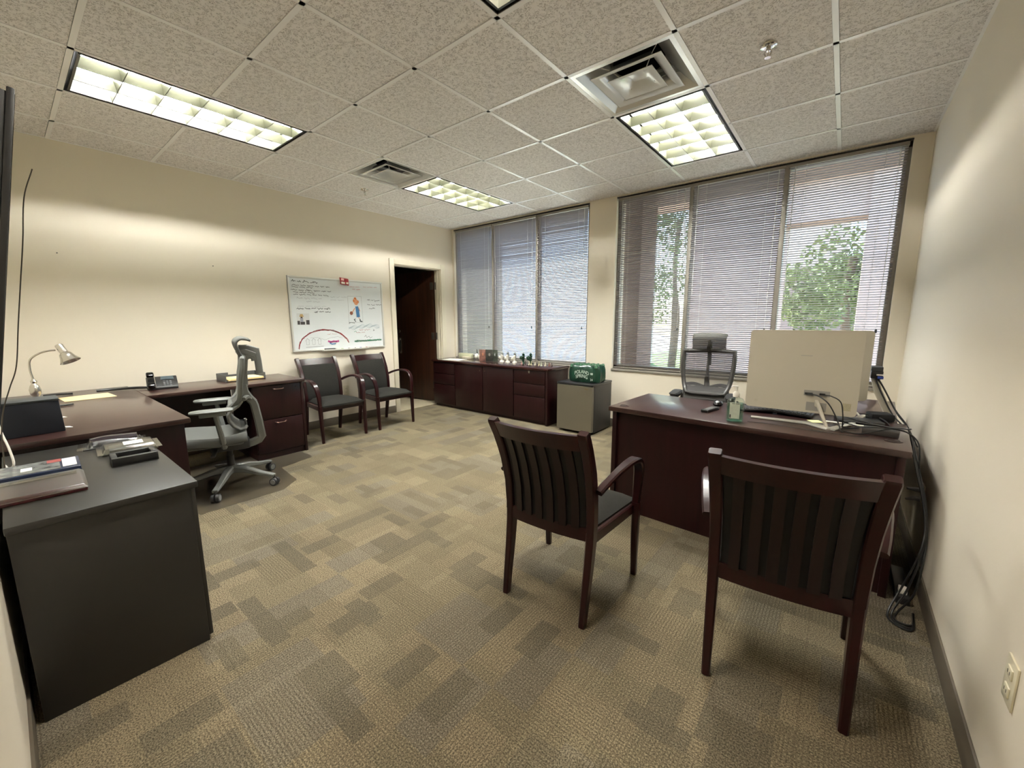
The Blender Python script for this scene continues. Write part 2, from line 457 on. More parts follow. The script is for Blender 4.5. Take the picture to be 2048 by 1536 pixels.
# ------------------------------------------------------------------ windows
for wi, (xa, xb) in enumerate(WX):
    root = bpy.data.objects.new('window_%d' % (wi + 1), None); C.objects.link(root); struct(root)
    n = 3; pw = (xb - xa) / n
    m = MB(); y0, y1 = Y1 + 0.05, Y1 + 0.11
    m.bx(xa, xb, y0, y1, HEAD - 0.05, HEAD, 0.003); m.bx(xa, xb, y0, y1, SILL, SILL + 0.05, 0.003)
    for k in range(n + 1):
        x = xa + k * pw; x = min(max(x, xa + 0.02), xb - 0.02)
        m.bx(x - 0.022, x + 0.022, y0 - (0.03 if 0 < k < n else 0), y1, SILL, HEAD, 0.003)
    m.build('window_frame', ALU, root)
    m = MB(); m.bx(xa - 0.004, xb + 0.004, Y1 - 0.012, Y1 + 0.05, SILL - 0.022, SILL + 0.002, 0.003)
    m.build('window_sill', ALU, root)
    m = MB(); m.bx(xa, xb, Y1 + 0.0, Y1 + 0.02, HEAD - 0.008, HEAD + 0.005); m.build('head_gasket', GASK, root)
    for k in range(n):
        m = MB(); m.bx(xa + k * pw + 0.02, xa + (k + 1) * pw - 0.02, Y1 + 0.078, Y1 + 0.084, SILL + 0.04, HEAD - 0.04)
        m.build('glass_pane', GLASS, root, smooth=False)

# mini blinds
BL = [('left pane of the left window', 37, 0.0), ('middle pane of the left window', 38, 0.0), ('right pane of the left window', 36, 0.0),
      ('left pane of the right window', 24, 0.0), ('middle pane of the right window', 30, 0.0), ('right pane of the right window', 13, 0.0)]
def blind(xa, xb, where, tilt, yb):
    t = thing('mini_blind', 'grey mini blind over the ' + where, 'window blind', ((xa + xb) / 2, yb, HEAD - 0.012), 0, 'mini blinds over the window panes')
    hw = (xb - xa) / 2; Ht = HEAD - 0.012 - SILL - 0.012
    m = MB(); m.bx(-hw, hw, -0.013, 0.013, -0.028, 0, 0.002); m.build('headrail', ALU, t)
    m = MB(); z = -0.042; sw = 0.0127; a = math.radians(tilt); p = 0.0203; nsl = 0
    while z > -Ht + 0.03:
        jt = math.radians(random.uniform(-1.5, 1.5)); aa = a + jt; dz = random.uniform(-.0006, .0006)
        row = []
        for u, c in ((-1, 0), (0, 0.0018), (1, 0)):
            yy = u * sw * math.cos(aa) - c * math.sin(aa); zz = -u * sw * math.sin(aa) + c * math.cos(aa)
            row.append((yy, z + zz + dz))
        m.grid([[(-hw + 0.004, y, zq) for y, zq in row], [(hw - 0.004, y, zq) for y, zq in row]])
        z -= p; nsl += 1
    m.build('slats', SLAT, t, flipfix=False)
    m = MB(); m.bx(-hw + 0.002, hw - 0.002, -0.012, 0.012, -Ht, -Ht + 0.012, 0.002); m.build('bottom_rail', ALU, t)
    m = MB()
    for x in (-hw + 0.13, hw - 0.13):
        for y in (-0.0135, 0.0135): m.cyl((x, y, -0.02), (x, y, -Ht + 0.01), 0.0007, n=5)
    m.build('ladder_cord', CORD, t)
    m = MB(); m.cyl((hw - 0.05, -0.018, -0.03), (hw - 0.055, -0.02, -1.45), 0.0011, n=5); m.cyl((hw - 0.045, -0.018, -0.03), (hw - 0.055, -0.02, -1.45), 0.0011, n=5)
    pc = m.build('pull_cord', CORD, t)
    m = MB(); m.lathe([(0.002, 0.0), (0.007, -0.006), (0.009, -0.03), (0.004, -0.034)], (hw - 0.055, -0.02, -1.44), 10); m.build('tassel', DKGR, pc)
    m = MB(); m.tube([(-hw + 0.05, -0.018, -0.03), (-hw + 0.052, -0.022, -1.1)], 0.003, 6); m.build('tilt_wand', pm('clear_grey_plastic', (190, 190, 186), 0.2), t)
    return t
k = 0
for wi, (xa, xb) in enumerate(WX):
    pw = (xb - xa) / 3
    for q in range(3):
        blind(xa + q * pw + (0.012 if q else 0.02), xa + (q + 1) * pw - (0.012 if q < 2 else 0.02), BL[k][0], BL[k][1], Y1 + 0.018); k += 1

# ------------------------------------------------------------------ ceiling fixtures
HOUS = pm('dark_fixture_reveal', (30, 29, 27), 0.5)
LOUV = pm('satin_grey_louver', (46, 46, 34), 0.35, 0.0, spec=0.5)
REFL = pm('satin_reflector', (120, 124, 112), 0.4)
TUBE = pm('fluorescent_tube', (255, 255, 235), 0.5, emit=LAMP, ecol=(250, 250, 246))
TUBE2 = pm('dimmed_fluorescent_tube', (255, 246, 226), 0.5, emit=LAMP * 0.55, ecol=(255, 246, 236))  # weaker, warmer tube for the near fixture, dimmed to darken the foreground
def troffer(cx, cy, where, tube=TUBE):
    t = thing('troffer_light', 'fluorescent louver light ' + where, 'ceiling light', (cx, cy, H), 0, 'recessed fluorescent ceiling lights')
    a, b = TL / 2 - 0.0125, TL - 0.0125; zt = 0.14
    m = MB(); g = 0.004
    for s in (-1, 1):
        m.bx(s * a - (g if s > 0 else 0), s * a + (g if s < 0 else 0), -b, b, 0.003, zt)
        m.bx(-a, a, s * b - (g if s > 0 else 0), s * b + (g if s < 0 else 0), 0.003, zt)
    m.build('housing', HOUS, t, smooth=False)
    m = MB(); m.bx(-a + g, a - g, -b + g, b - g, zt, zt + 0.003)
    ri, rj = a - 0.03, b - 0.03
    for s in (-1, 1):
        m.quad((s * ri, -rj, 0.082), (s * ri, rj, 0.082), (s * (ri - 0.03), rj - 0.02, zt), (s * (ri - 0.03), -rj + 0.02, zt))
        m.quad((-ri, s * rj, 0.082), (ri, s * rj, 0.082), (ri - 0.03, s * (rj - 0.02), zt), (-ri + 0.03, s * (rj - 0.02), zt))
    m.build('reflector', REFL, t, smooth=False)
    m = MB()
    for x in (-0.16, 0, 0.16): m.cyl((x, -b + 0.05, 0.115), (x, b - 0.05, 0.115), 0.0127, n=10)
    m.build('tube', tube, t)
    # louver: frame and 3 x 6 blades
    la, lb = a - 0.022, b - 0.022; z0, z1 = 0.004, 0.065
    m = MB()
    for s in (-1, 1):
        m.bx(s * la - 0.006, s * la + 0.006, -lb, lb, z0 - 0.002, z1)
        m.bx(-la, la, s * lb - 0.006, s * lb + 0.006, z0 - 0.002, z1)
    def blade(p0, p1, nx, ny):
        p0 = Vector(p0); p1 = Vector(p1); N = Vector((nx, ny, 0))
        prof = [(0.002, z0), (0.0035, z0 + 0.012), (0.0075, z0 + 0.03), (0.014, z1), (-0.014, z1), (-0.0075, z0 + 0.03), (-0.0035, z0 + 0.012), (-0.002, z0)]
        A = [m.bm.verts.new(p0 + N * u + Vector((0, 0, v))) for u, v in prof]; B = [m.bm.verts.new(p1 + N * u + Vector((0, 0, v))) for u, v in prof]
        for i in range(8): m._face([A[i], A[(i + 1) % 8], B[(i + 1) % 8], B[i]])
    for i in (1, 2): x = -la + 2 * la * i / 3; blade((x, -lb, 0), (x, lb, 0), 1, 0)
    for i in range(1, 6): y = -lb + 2 * lb * i / 6; blade((-la, y, 0), (la, y, 0), 0, 1)
    m.build('louver', LOUV, t)
    return t
troffer(3.49 + TL / 2, 3 * TL, 'in front of the right window, touching the large air diffuser')
troffer(3.49 + TL / 2, -TL, 'with only its corner showing at the top edge', TUBE2)
troffer(3.49 - 3.5 * TL, -TL, 'above the left desk, touching no diffuser')
troffer(3.49 - 3.5 * TL, 3 * TL, 'near the left window, touching the far air diffuser')

DIFM = pm('white_satin_metal', (214, 214, 210), 0.25, 0.35)
DUCT = pm('black_duct', (6, 6, 6), 0.9)
def diffuser(cx, cy, label):
    t = thing('air_diffuser', label, 'air vent', (cx, cy, H), 0, 'square ceiling air diffusers')
    a = TL / 2 - 0.0125
    def ring(m, prof, close=False):
        """square rings; prof of (half, z)"""
        R = []
        for h, z in prof: R.append([m.bm.verts.new((sx * h, sy * h, z)) for sx, sy in ((-1, -1), (1, -1), (1, 1), (-1, 1))])
        for p, q in zip(R, R[1:]):
            for k in range(4): m._face([p[k], p[(k + 1) % 4], q[(k + 1) % 4], q[k]])
        if close: m._face(R[-1])
    m = MB(); ring(m, [(a, 0.004), (a, 0.001), (a - 0.025, 0.001), (a - 0.03, 0.006), (a - 0.09, 0.05), (a - 0.14, 0.1), (0.145, 0.105)]); m.build('outer_cone', DIFM, t, solid=0.0015, flipfix=False)
    m = MB(); m.lathe([(0.146, 0.104), (0.14, 0.25)], n=28, cap=False); m.mi = 0; m.lathe([(0.001, 0.25), (0.14, 0.25)], n=28, cap=False); m.build('duct_collar', DUCT, t)
    m = MB(); ring(m, [(0.205, -0.006), (0.205, -0.003), (0.17, 0.002), (0.135, 0.03), (0.115, 0.07)]); m.build('middle_cone', DIFM, t, solid=0.0015, flipfix=False)
    m = MB(); ring(m, [(0.13, -0.012), (0.13, -0.009), (0.1, -0.004), (0.045, 0.032), (0.04, 0.034)], True); m.build('centre_cone', DIFM, t, solid=0.0015, flipfix=False)
    for s in (-1, 1):
        for q in (-1, 1):
            m = MB(); m.tube([(s * 0.07, q * 0.07, 0.012), (s * 0.12, q * 0.12, 0.05), (s * 0.19, q * 0.19, 0.07)], 0.003, 6); m.build('hanger_strut', DIFM, t)
diffuser(3.49 + TL / 2, 1.5 * TL, 'large white square air diffuser beside the light nearest the right window')
diffuser(3.49 - 3.5 * TL, 1.5 * TL, 'small-looking far white air diffuser beside the light near the left window')
def sprinkler(x, y, label):
    t = thing('fire_sprinkler', label, 'sprinkler', (x, y, H), 0, 'ceiling fire sprinklers')
    m = MB(); m.lathe([(0.04, 0.001), (0.038, -0.006), (0.024, -0.012), (0.012, -0.012)], n=20); m.build('escutcheon', CHROME, t)
    m = MB(); m.cyl((0, 0, -0.01), (0, 0, -0.028), 0.011, n=12)
    for s in (-1, 1): m.tube(spline([(s * 0.009, 0, -0.022), (s * 0.016, 0, -0.036), (s * 0.004, 0, -0.055)], 4), 0.003, 6)
    m.cyl((0, 0, -0.026), (0, 0, -0.05), 0.003, n=6); m.build('frame_arms', CHROME, t)
    m = MB(); m.lathe([(0.004, -0.054), (0.015, -0.056), (0.015, -0.058), (0.002, -0.058)], n=16); m.build('deflector', CHROME, t)
sprinkler(4.44, 1.02, 'chrome sprinkler head right of the large air diffuser')
sprinkler(0.75, 1.0, 'small chrome sprinkler head below the far air diffuser')

# ------------------------------------------------------------------ door
root = bpy.data.objects.new('door_1', None); C.objects.link(root); struct(root)
m = MB(); cw = 0.065
for x0, x1 in ((-0.12, 0.018),):
    m.bx(0, 0.02, DY0 - cw, DY0 + 0.006, 0, DZ + cw, 0.004); m.bx(0, 0.02, DY1 - 0.006, DY1 + cw + 0.012, 0, DZ + cw, 0.004); m.bx(0, 0.02, DY0 + 0.006, DY1 - 0.006, DZ - 0.006, DZ + cw, 0.004)
    m.bx(-0.12, 0, DY0 - 0.001, DY0 + 0.018, 0, DZ); m.bx(-0.12, 0, DY1 - 0.018, DY1 + 0.001, 0, DZ); m.bx(-0.12, 0, DY0 + 0.018, DY1 - 0.018, DZ - 0.018, DZ + 0.001)
    m.bx(-0.075, -0.04, DY1 - 0.03, DY1 - 0.018, 0, DZ - 0.018); m.bx(-0.075, -0.04, DY0 + 0.018, DY0 + 0.03, 0, DZ - 0.018)
m.build('door_frame', TRIMW, root)
DW = wood_mat('dark_walnut_door', (40, 22, 14), (66, 38, 24), 0.4, 0.2, 2, 4)
HY, HX = DY1 - 0.022, -0.125; ang = math.radians(82)
leafd = Vector((-math.sin(ang), -math.cos(ang), 0)); leafn = Vector((-leafd.y, leafd.x, 0))
RM = Matrix(((leafd.x, leafn.x, 0), (leafd.y, leafn.y, 0), (0, 0, 1)))
def DP(u, v, z): return Vector((HX, HY, 0)) + leafd * u + leafn * v + Vector((0, 0, z))
m = MB(); m.box(DP(0.41, 0, 1.03), (0.8, 0.044, 2.03), RM, 0.002); lf = m.build('door_leaf', DW, root)
m = MB(); m.lathe([(0.028, 0), (0.028, 0.012), (0.018, 0.02), (0.005, 0.02)], DP(0.755, 0.022, 1.12), 14, Matrix((leafn.cross(Vector((0, 0, 1))), Vector((0, 0, 1)), leafn)).transposed()); m.build('deadbolt', CHROME, lf)
m = MB()
m.tube(spline([DP(0.755, 0.022, 0.98), DP(0.755, 0.06, 0.97), DP(0.755, 0.065, 0.86), DP(0.755, 0.06, 0.79), DP(0.755, 0.022, 0.78)], 5), 0.008, 8)
m.box(DP(0.755, 0.024, 0.88), (0.05, 0.006, 0.26), RM, 0.001); m.build('door_handle', CHROME, lf)
m = MB()
for z in (0.27, 1.05, 1.82):
    m.cyl((HX + 0.012, HY + 0.0, z - 0.055), (HX + 0.012, HY + 0.0, z + 0.055), 0.008, n=10)
    m.bx(HX + 0.012, HX + 0.085, DY1 - 0.0205, DY1 - 0.0175, z - 0.055, z + 0.055)
    m.box(DP(0.035, 0.024, z), (0.06, 0.004, 0.11), RM)
m.build('hinge', HINGE, root)
# the dark room beyond
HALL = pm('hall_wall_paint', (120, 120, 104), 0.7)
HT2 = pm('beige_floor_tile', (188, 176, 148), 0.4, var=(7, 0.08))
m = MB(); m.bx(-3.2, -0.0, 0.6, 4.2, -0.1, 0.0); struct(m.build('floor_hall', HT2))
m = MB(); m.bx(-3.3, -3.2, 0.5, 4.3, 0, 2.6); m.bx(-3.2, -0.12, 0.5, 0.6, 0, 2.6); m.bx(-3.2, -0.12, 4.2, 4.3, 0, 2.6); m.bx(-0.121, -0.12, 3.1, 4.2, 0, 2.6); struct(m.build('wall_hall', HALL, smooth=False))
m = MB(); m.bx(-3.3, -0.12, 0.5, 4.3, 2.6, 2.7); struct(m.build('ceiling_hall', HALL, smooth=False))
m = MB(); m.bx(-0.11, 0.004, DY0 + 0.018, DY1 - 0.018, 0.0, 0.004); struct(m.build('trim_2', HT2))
# ------------------------------------------------------------------ guest chairs
def hexa(m, p, bev=0.0, seg=2):
    """p: 8 points, bottom 4 then top 4, same order"""
    v = [m.bm.verts.new(Vector(q)) for q in p]
    fs = [m._face([v[i] for i in q]) for q in ((0, 3, 2, 1), (4, 5, 6, 7), (0, 1, 5, 4), (1, 2, 6, 5), (2, 3, 7, 6), (3, 0, 4, 7))]
    if bev: 
        r = bmesh.ops.bevel(m.bm, geom=list({e for f in fs for e in f.edges}), offset=bev, segments=seg, profile=0.5, affect='EDGES')
        for f in r['faces']: f.material_index = m.mi
def interp(tab, z):
    for (a, p), (b, q) in zip(tab, tab[1:]):
        if z <= b: return p + (q - p) * (z - a) / (b - a)
    return tab[-1][1]
PY = [(0, -0.240), (0.12, -0.222), (0.25, -0.200), (0.36, -0.186), (0.45, -0.183), (0.56, -0.192), (0.68, -0.222), (0.78, -0.262), (0.872, -0.312)]
PX = [(0, 0.200), (0.36, 0.205), (0.60, 0.209), (0.872, 0.217)]
def make_guest():
    t = thing('guest_chair', 'x', 'chair', (0, 0, 0), 0, 'mahogany guest armchairs')
    for s in (-1, 1):
        zs = [0, 0.12, 0.25, 0.36, 0.42]
        m = MB(); m.bar([(s * interp(PX, z), interp(PY, z), z) for z in zs], [0.028, 0.031, 0.034, 0.036, 0.036], [0.036, 0.04, 0.046, 0.05, 0.05], Vector((0, 1, 0)), rnd=0.18)
        m.build('leg', MAHOC, t)
        zs = [0.415, 0.45, 0.5, 0.56, 0.62, 0.68, 0.74, 0.8, 0.85, 0.868, 0.874]
        m = MB(); m.bar([(s * interp(PX, z), interp(PY, z), z) for z in zs], [0.036, 0.036, 0.037, 0.038, 0.039, 0.04, 0.041, 0.042, 0.042, 0.042, 0.038], [0.05, 0.05, 0.05, 0.048, 0.047, 0.046, 0.043, 0.04, 0.038, 0.036, 0.032], Vector((0, 1, 0)), rnd=0.12)
        m.build('back_post', MAHOC, t)
        m = MB(); m.bar([(s * 0.252, 0.252, 0.0), (s * 0.253, 0.245, 0.2), (s * 0.254, 0.238, 0.40)], [0.028, 0.034, 0.038], [0.028, 0.036, 0.042], Vector((0, 1, 0)), rnd=0.18)
        m.build('leg', MAHOC, t)
        pts = spline([(s * 0.254, 0.238, 0.395), (s * 0.259, 0.236, 0.50), (s * 0.267, 0.218, 0.585), (s * 0.274, 0.165, 0.642), (s * 0.276, 0.08, 0.662), (s * 0.268, -0.03, 0.655), (s * 0.252, -0.13, 0.628), (s * 0.237, -0.20, 0.600)], 5)
        n = len(pts); ws = [0.036 + 0.014 * math.sin(PI * min(1, i / (n * 0.75))) for i in range(n)]
        m = MB(); sx = Vector((1, 0, 0))
        def f(i): 
            w_, h_ = ws[i] / 2, (0.026 - 0.003 * i / n) / 2; c = 0.006
            return [(h_, -w_ + c), (h_, w_ - c), (h_ - c, w_), (-h_ + c, w_), (-h_, w_ - c), (-h_, -w_ + c), (-h_ + c, -w_), (h_ - c, -w_)]
        m.sweep(pts, f, sx); m.build('armrest', MAHOC, t)
    def by(x, z, off=0.0, bul=0.036): return interp(PY, z) - bul * (1 - (x / 0.22) ** 2) + off
    def panel(m, x0, x1, z0, z1, off, th, bul=0.036, nx=8, nz=6, crown=0.0):
        fr = []; bk = []
        for i in range(nz + 1):
            z = z0 + (z1 - z0) * i / nz; r1 = []; r2 = []
            for j in range(nx + 1):
                k = 2 * j / nx - 1
                xx = (x0 + x1) / 2 + (x1 - x0) / 2 * k * (interp(PX, z) / 0.214 if x1 - x0 > 0.2 else 1)
                e = crown * (1 - k ** 4) * (1 - (2 * i / nz - 1) ** 6)
                r1.append((xx, by(xx, z, off + th / 2 + e, bul), z)); r2.append((xx, by(xx, z, off - th / 2, bul), z))
            fr.append(r1); bk.append(r2)
        A = [[m.bm.verts.new(p) for p in r] for r in fr]; B = [[m.bm.verts.new(p) for p in r] for r in bk]
        for i in range(nz):
            for j in range(nx): m._face([A[i][j], A[i + 1][j], A[i + 1][j + 1], A[i][j + 1]]); m._face([B[i][j], B[i][j + 1], B[i + 1][j + 1], B[i + 1][j]])
        for i in range(nz): m._face([A[i][0], B[i][0], B[i + 1][0], A[i + 1][0]]); m._face([A[i][nx], A[i + 1][nx], B[i + 1][nx], B[i][nx]])
        for j in range(nx): m._face([A[0][j], A[0][j + 1], B[0][j + 1], B[0][j]]); m._face([A[nz][j], B[nz][j], B[nz][j + 1], A[nz][j + 1]])
    m = MB(); panel(m, -0.205, 0.205, 0.79, 0.862, 0, 0.026, nx=12, nz=3); m.build('top_rail', MAHOC, t)
    m = MB(); panel(m, -0.2, 0.2, 0.372, 0.43, 0, 0.028, 0.02, nx=10, nz=2); m.build('lower_rail', MAHOC, t)
    m = MB()
    for k in range(6):
        x = -0.143 + k * 0.0572; panel(m, x - 0.017, x + 0.017, 0.425, 0.80, -0.006, 0.011, nx=1, nz=9)
    m.build('back_slats', MAHOS, t)
    m = MB(); panel(m, -0.192, 0.192, 0.415, 0.795, 0.016, 0.022, nx=12, nz=10, crown=0.012)
    m.build('backrest', SEATF, t)
    m = MB(); panel(m, -0.19, 0.19, 0.42, 0.795, 0.003, 0.003, nx=10, nz=8); m.build('back_cloth', BPAD, t)
    m = MB()
    m.bar([(-0.20, -0.165, 0.37), (-0.238, 0.23, 0.365)], 0.022, 0.055); m.bar([(0.20, -0.165, 0.37), (0.238, 0.23, 0.365)], 0.022, 0.055)
    m.bar([(-0.235, 0.24, 0.365), (0.235, 0.24, 0.365)], 0.022, 0.055)
    m.build('seat_frame', MAHOC, t)
    m = MB(); N = 10; top = []; 
    for i in range(N + 1):
        v = i / N; y = -0.175 + v * 0.44; hw = 0.185 + 0.055 * v; row = []
        for j in range(N + 1):
            u = 2 * j / N - 1
            e = max(abs(u), abs(2 * v - 1)); z = 0.433 - 0.03 * max(0, (e - 0.75) / 0.25) ** 2 + 0.014 * (1 - u * u) * (1 - (2 * v - 1) ** 2)
            row.append((u * hw, y + (0.012 * (1 - u * u) if v > 0.95 else 0), z))
        top.append(row)
    T = [[m.bm.verts.new(p) for p in r] for r in top]
    for i in range(N):
        for j in range(N): m._face([T[i][j], T[i][j + 1], T[i + 1][j + 1], T[i + 1][j]])
    rim = [T[0][j] for j in range(N + 1)] + [T[i][N] for i in range(1, N + 1)] + [T[N][j] for j in range(N - 1, -1, -1)] + [T[i][0] for i in range(N - 1, 0, -1)]
    low = [m.bm.verts.new((v.co.x, v.co.y, 0.385)) for v in rim]
    for k in range(len(rim)): m._face([rim[k], rim[(k + 1) % len(rim)], low[(k + 1) % len(rim)], low[k]])
    m._face(list(reversed(low))); m.build('seat', SEATF, t)
    return t
g0 = make_guest()
g0.location = (3.910, 0.012, 0); g0.rotation_euler.z = math.radians(3.5)
g0['label'] = 'mahogany slat-back armchair standing in the middle of the carpet, left of its twin'
dup(g0, (4.772, 0.128, 0), math.radians(5.5), 'mahogany slat-back armchair nearest the right wall, seen from behind')
dup(g0, (0.412, 0.645, 0), math.radians(-90), 'mahogany armchair with charcoal seat against the wall, beside the file drawers')
dup(g0, (0.402, 1.325, 0), math.radians(-88), 'mahogany armchair with charcoal seat against the wall, beside the open door')

# ------------------------------------------------------------------ ergonomic office chairs
def make_ergo(label, loc, rz, shell, weave, black, arm_in=0.0):
    t = thing('office_chair', label, 'office chair', loc, rz, 'ergonomic mesh office chairs')
    # star base
    for k in range(5):
        a = math.radians(161.7 + 72 * k); d = Vector((math.cos(a), math.sin(a), 0)); q = Vector((-d.y, d.x, 0))
        m = MB(); m.bar([d * 0.03 + Vector((0, 0, 0.135)), d * 0.12 + Vector((0, 0, 0.128)), d * 0.24 + Vector((0, 0, 0.098)), d * 0.345 + Vector((0, 0, 0.082))], [0.06, 0.052, 0.044, 0.036], [0.055, 0.045, 0.03, 0.018], rnd=0.2)
        bl = m.build('base_spoke', shell, t)
        m = MB(); c = d * 0.34 + Vector((0, 0, 0.031))
        for s in (-1, 1): m.cyl(c + q * s * 0.006, c + q * s * 0.026, 0.031, 0.029, 18)
        m.cyl(c + Vector((0, 0, 0)), c + Vector((0, 0, 0.05)), 0.008, n=8)
        m.build('caster', black, bl)
        m = MB(); 
        for s in (-1, 1): m.cyl(c + q * s * 0.0255, c + q * s * 0.0285, 0.022, 0.02, 16)
        m.build('caster_cap', shell, bl)
    m = MB(); m.lathe([(0.04, 0.105), (0.045, 0.12), (0.042, 0.158), (0.03, 0.165)], n=20); m.build('base_hub', shell, t)
    m = MB(); m.lathe([(0.026, 0.15), (0.026, 0.25), (0.02, 0.25), (0.02, 0.31)], n=16); m.build('gas_column', black, t)
    m = MB(); m.bx(-0.09, 0.09, -0.14, 0.12, 0.3, 0.365, 0.015); m.bx(-0.05, 0.05, 0.1, 0.2, 0.32, 0.36, 0.01); m.build('tilt_mechanism', black, t)
    m = MB(); m.bar([(-0.06, 0.08, 0.325), (-0.24, 0.1, 0.315)], 0.03, 0.012); m.build('lever', black, t)
    # seat
    m = MB(); rows = []
    for i in range(15):
        v = i / 14; y = -0.125 + 0.5 * v; row = []
        for j in range(15):
            u = 2 * j / 14 - 1; hw = 0.235 + 0.015 * math.sin(PI * v)
            z = 0.445 - 0.02 * math.exp(-((v - 0.35) / 0.3) ** 2) - 0.035 * max(0, v - 0.8) / 0.2 * max(0, v - 0.8) / 0.2 + 0.012 * abs(u) ** 2 - 0.05 * max(0, (abs(u) - 0.85) / 0.15) ** 2
            row.append((u * hw, y, z))
        rows.append(row)
    m.grid(rows); m.build('seat', weave[0], t, solid=0.028, flipfix=False)
    m = MB(); m.bx(-0.2, 0.2, -0.1, 0.33, 0.366, 0.405, 0.018); m.build('seat_pan', shell, t)
    # spine
    m = MB(); m.bar([(0, -0.04, 0.312), (0, -0.10, 0.312), (0, -0.17, 0.328), (0, -0.205, 0.342), (0, -0.227, 0.368), (0, -0.214, 0.50), (0, -0.198, 0.625), (0, -0.19, 0.655), (0, -0.165, 0.69), (0, -0.14, 0.74), (0, -0.132, 0.80)], 0.06, [0.045, 0.045, 0.045, 0.048, 0.055, 0.055, 0.052, 0.05, 0.045, 0.035, 0.03], Vector((1, 0, 0)), rnd=0.2)
    sp = m.build('spine', shell, t)
    m = MB()
    for s in (-1, 1): m.bar(spline([(0, -0.175, 0.68), (s * 0.1, -0.15, 0.715), (s * 0.175, -0.125, 0.71)], 5), 0.03, 0.03)
    m.build('spine_fork', shell, t)
    # back frame: upper
    prof = [(-0.152, 1.014), (-0.146, 0.95), (-0.132, 0.88), (-0.124, 0.82), (-0.117, 0.76), (-0.105, 0.715), (-0.075, 0.68), (-0.045, 0.655)]
    hwid = [0.205, 0.207, 0.205, 0.2, 0.192, 0.182, 0.168, 0.15]
    cv = lambda x, y: y + 0.25 * x * x
    L = [(-h, cv(h, y), z) for (y, z), h in zip(prof, hwid)]; Rr = [(h, cv(h, y), z) for (y, z), h in zip(prof, hwid)]
    topc = [(x, cv(x, -0.152), 1.018 + 0.004 * (1 - (x / .2) ** 2)) for x in (-0.15, -0.08, 0, 0.08, 0.15)]
    botc = [(x, cv(x, -0.04), 0.648) for x in (0.1, 0.04, -0.04, -0.1)]
    loop = list(reversed(L)) + topc + Rr + botc
    m = MB(); m.tube([Vector(p) for p in loop], 0.0185, 8, closed=True, up=Vector((0, 1, 0))); m.build('back_frame', shell, t)
    m = MB(); m.grid([[(h * u, cv(h * u, y), z) for u in (-1, -.7, -.4, 0, .4, .7, 1)] for (y, z), h in zip(prof, hwid)]); m.build('back_mesh', weave[1], t, flipfix=False)
    # lumbar loop
    pr2 = [(-0.120, 0.70), (-0.095, 0.665), (-0.05, 0.635), (-0.026, 0.60), (-0.030, 0.555), (-0.055, 0.51), (-0.090, 0.478), (-0.122, 0.480), (-0.132, 0.495)]
    hw2 = [0.17, 0.175, 0.18, 0.182, 0.18, 0.172, 0.16, 0.145, 0.13]
    for s in (-1, 1):
        m = MB(); m.bar([(s * h, cv(h, y), z) for (y, z), h in zip(pr2, hw2)], 0.026, 0.026, Vector((1, 0, 0)), rnd=0.4); m.build('lumbar_frame', shell, t)
    m = MB(); m.grid([[(h * u, cv(h * u, y), z) for u in (-1, -.6, -.2, .2, .6, 1)] for (y, z), h in zip(pr2, hw2)]); m.build('lumbar_pad', weave[0], t, solid=0.008, flipfix=False)
    # headrest
    hp = [(-0.137, 1.018), (-0.118, 1.065), (-0.101, 1.115), (-0.1, 1.15), (-0.125, 1.172), (-0.16, 1.17), (-0.19, 1.16)]
    m = MB(); m.grid([[(0.135 * u, y - 0.02 * u * u, z - 0.012 * u ** 4) for u in (-1, -.75, -.4, 0, .4, .75, 1)] for y, z in spline2(hp)]); m.build('headrest', weave[2], t, solid=0.014, flipfix=False)
    m = MB()
    m.bar([(0, -0.13, 1.09), (0, -0.19, 1.088), (0, -0.246, 1.072), (0, -0.252, 0.98), (0, -0.256, 0.885)], 0.05, 0.02, Vector((1, 0, 0)), rnd=0.3)
    m.bar(spline([(0, -0.118, 1.04), (0, -0.165, 1.06), (0, -0.205, 1.045), (0, -0.235, 1.03)], 4), 0.05, 0.03, Vector((1, 0, 0)), rnd=0.3)
    m.bar(spline([(0, -0.16, 1.005), (0, -0.19, 1.025), (0, -0.225, 1.015), (0, -0.23, 0.985)], 4), 0.046, 0.026, Vector((1, 0, 0)), rnd=0.3)
    m.build('headrest_bracket', shell, t)
    m = MB(); m.bar([(0, -0.148, 0.79), (0, -0.152, 0.9), (0, -0.165, 1.0)], 0.042, 0.02, Vector((1, 0, 0)), rnd=0.3); m.build('back_strut', shell, t)
    # arms
    for s in (-1, 1):
        x = s * (0.262 - arm_in)
        m = MB(); m.bar([(s * 0.17, 0.02, 0.385), (s * 0.225, 0.024, 0.38), (s * 0.247, 0.03, 0.44), (s * 0.255, 0.056, 0.62)], [0.05, 0.052, 0.052, 0.04], [0.035, 0.035, 0.034, 0.028], Vector((0, 1, 0)), rnd=0.25); am = m.build('arm_post', shell, t)
        m = MB(); m.bx(x - 0.03, x + 0.03, -0.01, 0.15, 0.62, 0.645, 0.008); m.build('pad_bracket', shell, am)
        m = MB(); pts = [(x, y, 0.658) for y in (-0.055, -0.05, -0.02, 0.05, 0.15, 0.195, 0.205)]
        m.bar(pts, [0.04, 0.06, 0.085, 0.092, 0.085, 0.06, 0.04], [0.012, 0.02, 0.026, 0.026, 0.026, 0.02, 0.012], rnd=0.45); m.build('armrest_pad', black if arm_in else shell, t)
    return t
def spline2(p, n=3): return [(v.y, v.z) for v in spline([(0, a, b) for a, b in p], n)]
GSH = pm('pale_grey_chair_plastic', (116, 118, 115), 0.45)
GWV = pm('grey_chair_weave', (94, 95, 92), 0.85, bump=(900, 0.3))
